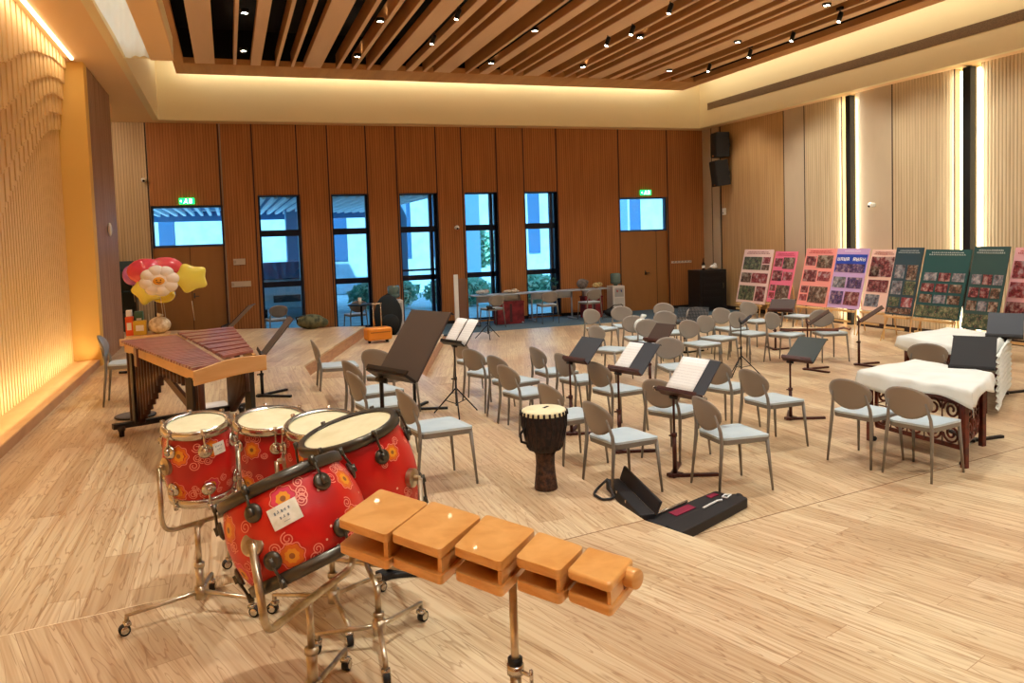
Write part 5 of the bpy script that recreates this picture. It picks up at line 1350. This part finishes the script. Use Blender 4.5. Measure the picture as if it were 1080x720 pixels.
# round table, dark chair cluster and suitcase left of the dispenser
t = thing('cafe_table', 'small dark cafe table by the second window', 'table', (2.80, 18.55, 0)); MB().m(mat('cafe_dark', (24,36,44), .4), True).lathe([(.30,.70),(.31,.71),(.31,.725),(.30,.73)], 28).build('tabletop', t); MB().m(BLACKM, True).tube([(0,0,.02),(0,0,.70)], .025, 10).build('pole', t); MB().m(BLACKM, True).lathe([(.2,0),(.2,.02),(.03,.04)], 24).build('base', t)
t = thing('cup', 'white cup standing on the small dark cafe table', 'cup', (2.76, 18.48, .731)); MB().m(WHITE, True).lathe([(.03,0),(.042,.14)], 16).build('cup', t); MB().m(WHITE, True).lathe([(.044,.14),(.044,.15),(.02,.155)], 16).build('lid', t)
p = at(399,362,0); p = Vector((2.98, 17.15, 0)); SC = mat('suitcase_orange', (226,140,40), .4)
p = at(399,361,.2)
t = thing('suitcase', 'orange suitcase with raised silver handle by the windows', 'suitcase', p, .2); MB().m(SC).bb((-.25,-.14,.05),(.25,.14,.30)).build('shell', t, bevel=.05, seg=3)
hz = zfor(p.x, p.y, 320)-.2
for s_ in (-.08,.08): MB().m(CHROME, True).tube([(s_,0,.28),(s_,0,hz)], .010, 8).build('handle_rod', t)
MB().m(CHROME, True).tube([(-.1,0,hz),(.1,0,hz)], .016, 8).build('handle_grip', t)
for s_ in (-.18,.18): MB().m(RUBBER, True).tube([(s_-.02,0,.03),(s_+.02,0,.03)], .03, 12).build('wheel', t)
MB().m(mat('suitcase_dark', (170,98,26), .4)).bb((-.2,-.147,.2),(.2,-.14,.22)).build('rib', t)
p = Vector((3.28, 17.85, 0)); t = thing('backpack', 'large black backpack standing behind the orange suitcase', 'backpack', p); BG = mat('backpack_black', (18,26,30), .85)
MB().m(BG, True).sphere((0,0,.48), .3, 12, (1.05,.75,1.6)).build('body', t); MB().m(BG, True).sphere((0,-.2,.35), .18, 10, (1.1,.6,1.1)).build('pocket', t); MB().m(BG, True).tube([(-.08,0,.93),(0,0,.975),(.08,0,.93)], .012, 8).build('handle', t)
# green backpack lying on the platform end
p = at(333,346,.42); t = thing('backpack', 'olive green bag lying at the far end of the upper platform', 'bag', (p.x, CE.y-.0+.55, .4)); OL = noisy('olive_cloth', [(.4, (52,58,44)), (.6, (108,108,78))], 9, .85, bump=.4)
t.location = (1.52, 17.0, .4)
MB().m(OL, True).sphere((0,0,.15), .17, 12, (1.7,1,.9)).build('body', t); MB().m(OL, True).sphere((.22,-.03,.12), .11, 10, (1.2,.9,.9)).build('pocket', t); MB().m(BG, True).tube([(-.25,-.02,.1),(-.3,-.1,.25),(-.1,-.12,.3)], .015, 8).build('strap', t)

# ================================================================== BALLOONS
def balloon(label, px_, yy, rx, rz_, m_, name='balloon', shape='round'):
    p = atY(*px_, yy); t = thing(name, label, 'balloon', p, 0, 'foil balloons by the left door')
    b = MB().m(m_, True)
    if shape == 'round': b.sphere((0,0,0), 1, 10, (rx, rx*.6, rz_)); b.build('foil', t)
    elif shape == 'star':
        poly = []
        for k in range(10):
            a = PI/2+k*PI/5+.35; r_ = 1 if k % 2 == 0 else .52; poly.append((rx*r_*math.cos(a), rz_*r_*math.sin(a)))
        c1_ = b.v((0,-.10,0)); c2_ = b.v((0,.10,0)); ring = [b.v((x,0,z_)) for x, z_ in poly]
        for k in range(10): b.face([c1_, ring[k], ring[(k+1)%10]]); b.face([c2_, ring[(k+1)%10], ring[k]])
        b.build('foil', t, sub=2)
    else:   # flower
        for k in range(8):
            a = 2*PI*k/8+.2; b.sphere((math.cos(a)*rx*.58, 0, math.sin(a)*rz_*.58), 1, 9, (rx*.42, rx*.34, rz_*.42))
        b.sphere((0,0,0), 1, 9, (rx*.66, rx*.36, rz_*.66)); b.build('foil', t)
        b = MB().m(mat('balloon_orange', (240,170,50), .3), True).sphere((0,-rx*.30,.0), 1, 9, (rx*.30, rx*.12, rz_*.26)); f_ = b.build('face', t); f_['label'] = 'small orange centre with dot eyes and a smile'
        b = MB().m(mat('face_dark', (90,40,20), .5), True)
        for s_ in (-1,1): b.sphere((s_*rx*.10, -rx*.41, rz_*.06), rx*.035, 6)
        b.tube([(-rx*.12,-rx*.405,-rz_*.05),(0,-rx*.425,-rz_*.11),(rx*.12,-rx*.405,-rz_*.05)], rx*.02, 6); b.build('smile', f_)
    MB().m(mat('ribbon', (220,200,170), .5), True).tube([(0,0,-rz_*.9),(.02,.0,-rz_-.25)], .004, 5).build('ribbon', t)
YBAL = 12.6
BP = lambda n_, c_: mat(n_, c_, .22, 0, coat=.6)
balloon('white flower balloon with a small orange smiling centre', (168,296), YBAL-.2, .27, .225, BP('balloon_white', (246,236,226)), 'flower_balloon', 'flower')
balloon('pink balloon at the upper right of the balloon cluster', (174,283), YBAL+.35, .26, .17, BP('balloon_pink', (236,84,98)))
balloon('deep pink balloon at the upper left of the balloon cluster', (154,286), YBAL+.3, .26, .19, BP('balloon_rose', (232,72,96)))
balloon('purple balloon peeking out at the left of the cluster', (139,290), YBAL+.55, .13, .15, BP('balloon_purple', (190,110,190)))
balloon('yellow star balloon at the lower left of the cluster', (155,305), YBAL+.25, .36, .40, BP('balloon_yellow', (244,230,96)), 'star_balloon', 'star')
balloon('yellow star balloon drifting right of the cluster', (201,293), YBAL+.2, .44, .38, BP('balloon_yellow', (244,230,96)), 'star_balloon', 'star')
balloon('yellow balloon hanging under the white flower', (172,311), YBAL+.35, .17, .12, BP('balloon_yellow2', (240,214,50)))
# side table with boxes behind the marimba
p = at(155,372,.4); yy = 12.6
x0 = atY(133,330,yy).x; x1 = atY(178,330,yy).x; zt = zfor(x0+.3, yy, 352)
t = thing('side_table', 'low side table behind the marimba carrying boxes', 'table', ((x0+x1)/2, yy, .4)); w_ = (x1-x0)/2
MB().m(RAILW).bb((-w_,-.25,zt-.43),(w_,.25,zt-.4)).build('tabletop', t, bevel=.005)
for a in (-1,1):
    for b_ in (-1,1): MB().m(RAILW).bb((a*(w_-.04)-.02,b_*.2-.02,0),(a*(w_-.04)+.02,b_*.2+.02,zt-.43)).build('leg', t)
def boxthing(name, lb, pxl, pxr, pyt, m_, d=.16, yo=0, extra=None):
    a, b_ = atY(pxl, 345, yy+yo).x, atY(pxr, 345, yy+yo).x; zt2 = zfor((a+b_)/2, yy+yo, pyt); t = thing(name, lb, 'box' if 'box' in name else name.split('_')[-1], ((a+b_)/2, yy+yo, zt), 0, 'things on the side table')
    h_ = zt2-zt; w2 = (b_-a)/2; MB().m(m_).bb((-w2,-d/2,0),(w2,d/2,h_)).build('carton', t, bevel=.006); MB().m(WHITE).bb((-w2*.6,-d/2-.002,h_*.3),(w2*.6,-d/2,h_*.7)).build('print', t)
boxthing('carton_box', 'tall orange-red box at the left end of the side table', 133,141,334, mat('box_orange', (232,88,36), .5))
boxthing('snack_box', 'white-topped bottle box behind the orange box', 134,140,327, WHITE, .1, .17)
boxthing('gift_box', 'yellow box in the middle of the side table', 141,155,338, mat('box_yellow', (216,180,60), .5))
boxthing('green_box', 'small green and blue box behind the yellow box', 143,152,328, mat('box_green', (70,110,90), .5), .12, .17)
t = thing('plastic_bag', 'crumpled translucent bag of snacks on the right end of the side table', 'bag', (atY(168,340,yy).x, yy, zt)); MB().m(noisy('snack_bag', [(.4, (206,186,150)), (.6, (240,226,200))], 18, .4, bump=.6), True).sphere((0,0,.12), .14, 10, (1.1,.8,.88)).build('bag', t); MB().m(MATS['snack_bag'], True).tube([(0,0,.23),(.02,0,.28)], [.03,.05], 8).build('bag_knot', t)
# wall lamp and shelf seen in the alcove
p = atX(113, 242, XL); t = thing('wall_lamp', 'small white oval lamp on the dark reeded wall at left', 'lamp', (XL, p.y, p.z)); MB().m(WHITE, True).sphere((.04,0,0), .06, 10, (.6,.8,1.9)).build('shade', t); MB().m(CHROME).bb((0,-.02,-.05),(.03,.02,.05)).build('bracket', t)
t = thing('glass_shelf', 'dark glass display shelf in the recess beyond the left wall', 'shelf', (-2.35, 19.0, 0)); 
for zz in (.8, 1.25, 1.7): MB().m(mat('shelf_glass', (70,90,96), .15)).bb((-.35,-.2,zz),(.45,.2,zz+.02)).build('shelf_board', t)
for s_ in (-.34,.44): MB().m(DARKSTEEL).bb((s_-.015,-.2,0),(s_+.015,.2,1.9)).build('upright', t)
MB().m(mat('shelf_back', (78,92,92), .3)).bb((-.35,.18,.02),(.45,.2,1.9)).build('back_panel', t)

# ================================================================== CEILING FIXTURES + LIGHTS
BULB = mat('downlight_bulb', (255,255,250), .5, emis=(255,236,205), es=60)
DL = [(258,14),(257,54),(401,23),(377,60),(564,33),(518,67),(675,40),(615,71),(706,75),(872,6),(778,45)]
WARM = (1.0, .955, .86)
def spot(loc, target, power, ang=95, blend=.8, col=WARM, r=.07):
    l = bpy.data.lights.new('ceiling_spot', 'SPOT'); l.energy = power; l.spot_size = ang*D2R; l.spot_blend = blend; l.color = col; l.shadow_soft_size = r
    o = bpy.data.objects.new('ceiling_spot', l); COL.objects.link(o); o.location = loc
    d_ = Vector(target)-Vector(loc); o.rotation_euler = d_.to_track_quat('-Z', 'Y').to_euler(); return o
def downlight(p, lb, power=0, tilt=None):
    t = thing('downlight', lb, 'ceiling light', p, 0, 'recessed downlights between the ceiling slats')
    MB().m(BLACKM, True).lathe([(.05,.0),(.075,.0),(.075,.06),(.05,.06)], 20, caps=False).build('housing', t)
    MB().m(BULB, True).lathe([(.001,.004),(.05,.004)], 16, caps=False).build('bulb', t)
for k, q in enumerate(DL):
    p = at(*q, FZ-.03)
    downlight(p, 'small round downlight in the slatted ceiling, ' + ['nearest the left edge and highest','left side, just before the back band','left of centre, nearer the camera','left of centre, by the back band','centre, nearer the camera','centre, by the back band','right of centre, nearer the camera','right of centre, by the back band','far right of the back band','large one near the top right edge','large one low beside the right cove'][k])
TR = [((457,40),0),((483,13),0),((641,42),1),((667,30),1),((707,7),1),((748,70),2),((791,55),2),((836,37),2),((886,16),2)]
names = ['short black track spotlight left of centre, farther one','short black track spotlight left of centre, nearer one','track spotlight right of centre, farthest of three','track spotlight right of centre, middle of three','track spotlight right of centre, nearest of three','track spotlight beside the right cove, farthest of four','track spotlight beside the right cove, second of four','track spotlight beside the right cove, third of four','track spotlight beside the right cove, nearest of four']
tracks = {}
for k, (q, g_) in enumerate(TR):
    p = at(*q, FZ-.08); tracks.setdefault(g_, []).append(p)
    t = thing('track_spotlight', names[k], 'spotlight', (p.x, p.y, FZ+.06), 0, 'black track spotlights')
    MB().m(BLACKM).bb((-.03,-.06,-.05),(.03,.06,0)).build('adapter', t)
    MB().m(BLACKM, True).tube([(0,0,-.05),(0,0,-.09)], .01, 8).build('stem', t)
    mx = Matrix.Translation((0,0,-.16)) @ Matrix.Rotation(.35, 4, 'Y')
    MB().m(BLACKM, True).lathe([(.04,-.10),(.042,.06),(.03,.08)], 18, mx, caps=True).build('head', t)
    MB().m(BULB, True).lathe([(.001,-.103),(.03,-.103)], 14, mx, caps=False).build('bulb', t)
for g_, ps in tracks.items():
    xm = sum(p.x for p in ps)/len(ps); y0_, y1_ = min(p.y for p in ps)-.8, max(p.y for p in ps)+.8
    o = MB().m(BLACKM).bb((xm-.02, y0_, FZ+.06), (xm+.02, y1_, FZ+.09)).build('light_track'); tag(o, ['black lighting track left of centre in the slatted ceiling','black lighting track right of centre in the slatted ceiling','black lighting track beside the right cove'][g_], 'light track', 'lighting tracks')

# ---- lights
def area(loc, size, target, power, col=WARM, name='cove_light', spread=PI):
    l = bpy.data.lights.new(name, 'AREA'); l.shape = 'RECTANGLE'; l.size, l.size_y = size; l.energy = power; l.color = col; l.spread = spread
    o = bpy.data.objects.new(name, l); COL.objects.link(o); o.location = loc
    return o
E_SPOT = 350
for gx in (0.9, 4.2, 7.4, 10.3):
    for gy in (-1.5, 2.6, 6.8, 11.0, 15.2):
        x_ = gx + (.25 if int(gy) % 2 else -.2)
        spot((x_, gy, FZ-.02), (x_+.1, gy+.4, 0), E_SPOT*(1.42 if gx < 1 and gy < 8 else 1.12 if gy < 5 else 1), 118, .9)
def aim(o, d): o.rotation_euler = Vector(d).to_track_quat('-Z', 'Y').to_euler()
def strip_light(a, b, d, power, width=.05, col=WARM, name='cove_light'):
    """long thin lamp from a to b shining along d"""
    a, b, d = Vector(a), Vector(b), Vector(d).normalized(); L_ = (b-a).length
    l = bpy.data.lights.new(name, 'AREA'); l.shape = 'RECTANGLE'; l.size = L_; l.size_y = width; l.energy = power; l.color = col
    o = bpy.data.objects.new(name, l); COL.objects.link(o); o.location = (a+b)/2
    x = (b-a).normalized(); z = -d; z = (z - x*z.dot(x)).normalized(); y = z.cross(x)
    o.rotation_euler = Matrix((x, y, z)).transposed().to_euler(); return o
COVE = (1.0, .88, .68)
strip_light((FX0, FY1+.05, 6.2), (FX1, FY1+.05, 6.2), (0, 1, -.25), 85, col=COVE)
strip_light((FX1+.1, YN+.5, 6.2), (FX1+.1, FY1, 6.2), (1, 0, -.2), 105, col=COVE)
strip_light((FX0-.1, YN+.5, 6.2), (FX0-.1, FY1, 6.2), (-1, 0, -.2), 70, col=COVE)
# light line over the finned wall, and the strip hidden behind the fins
strip_light((-1.97, YN+.5, HS-.05), (-1.97, YCOL-.25, HS-.05), (-.35, 0, -1), 38, col=(1, .84, .60), name='wall_washer')
strip_light((XK-.03, YN+.5, .56), (XK-.03, YCOL-.1, .56), (-1, 0, .8), 58, col=(1, .82, .52), name='kerb_light')
# daylight behind the clerestory curtain
strip_light((-1.13, 2, 5.7), (-1.13, 13.0, 5.7), (0, 0, -1), 26, .25, col=(.86, .97, 1), name='skylight_daylight')
# wall slots
for (a_, b_) in ((10.86, 11.06), (11.22, 11.42), (13.90, 14.04), (14.17, 14.32)):
    pass
for yy_, s_ in ((10.83, -1), (11.45, 1), (13.87, -1), (14.35, 1)):
    strip_light((XR-.05, yy_-s_*.06, .1), (XR-.05, yy_-s_*.06, HS-.1), (.55, s_, 0), 16, .04, col=(1, .90, .70), name='wall_slot_light')
# wall washers over the right panels
for yy_ in (8.6, 10.1, 12.2, 13.3, 14.9, 17.4):
    spot((XR-1.6, yy_, HS+.9), (XR, yy_, 1.7), 130, 70, .7, col=(1, .91, .76))
# soft light in the alcove beyond the left wall
strip_light((-4.5, 17.8, HS-.1), (-2.5, 17.8, HS-.1), (0, .3, -1), 60, .5, col=(1, .86, .66), name='alcove_light')
# outdoors
sun = bpy.data.lights.new('sun', 'SUN'); sun.energy = 11; sun.angle = .02; sun.color = (.86, .95, 1)
so_ = bpy.data.objects.new('sun', sun); COL.objects.link(so_); aim(so_, (.35, .75, -.75))
w = bpy.data.worlds.new('world'); sc.world = w; w.use_nodes = True
w.node_tree.nodes['Background'].inputs[0].default_value = (.45, .74, 1, 1); w.node_tree.nodes['Background'].inputs[1].default_value = 1.6
sc.view_settings.view_transform = 'Standard'; sc.view_settings.look = 'None'; sc.view_settings.exposure = 0.0; sc.view_settings.gamma = 1
sc.view_settings.use_curve_mapping = False
try:
    sc.cycles.use_denoising = True; sc.cycles.max_bounces = 8; sc.cycles.diffuse_bounces = 4; sc.cycles.glossy_bounces = 3; sc.cycles.transparent_max_bounces = 8
    sc.cycles.sample_clamp_indirect = 8; sc.cycles.caustics_reflective = False; sc.cycles.caustics_refractive = False
except Exception: pass
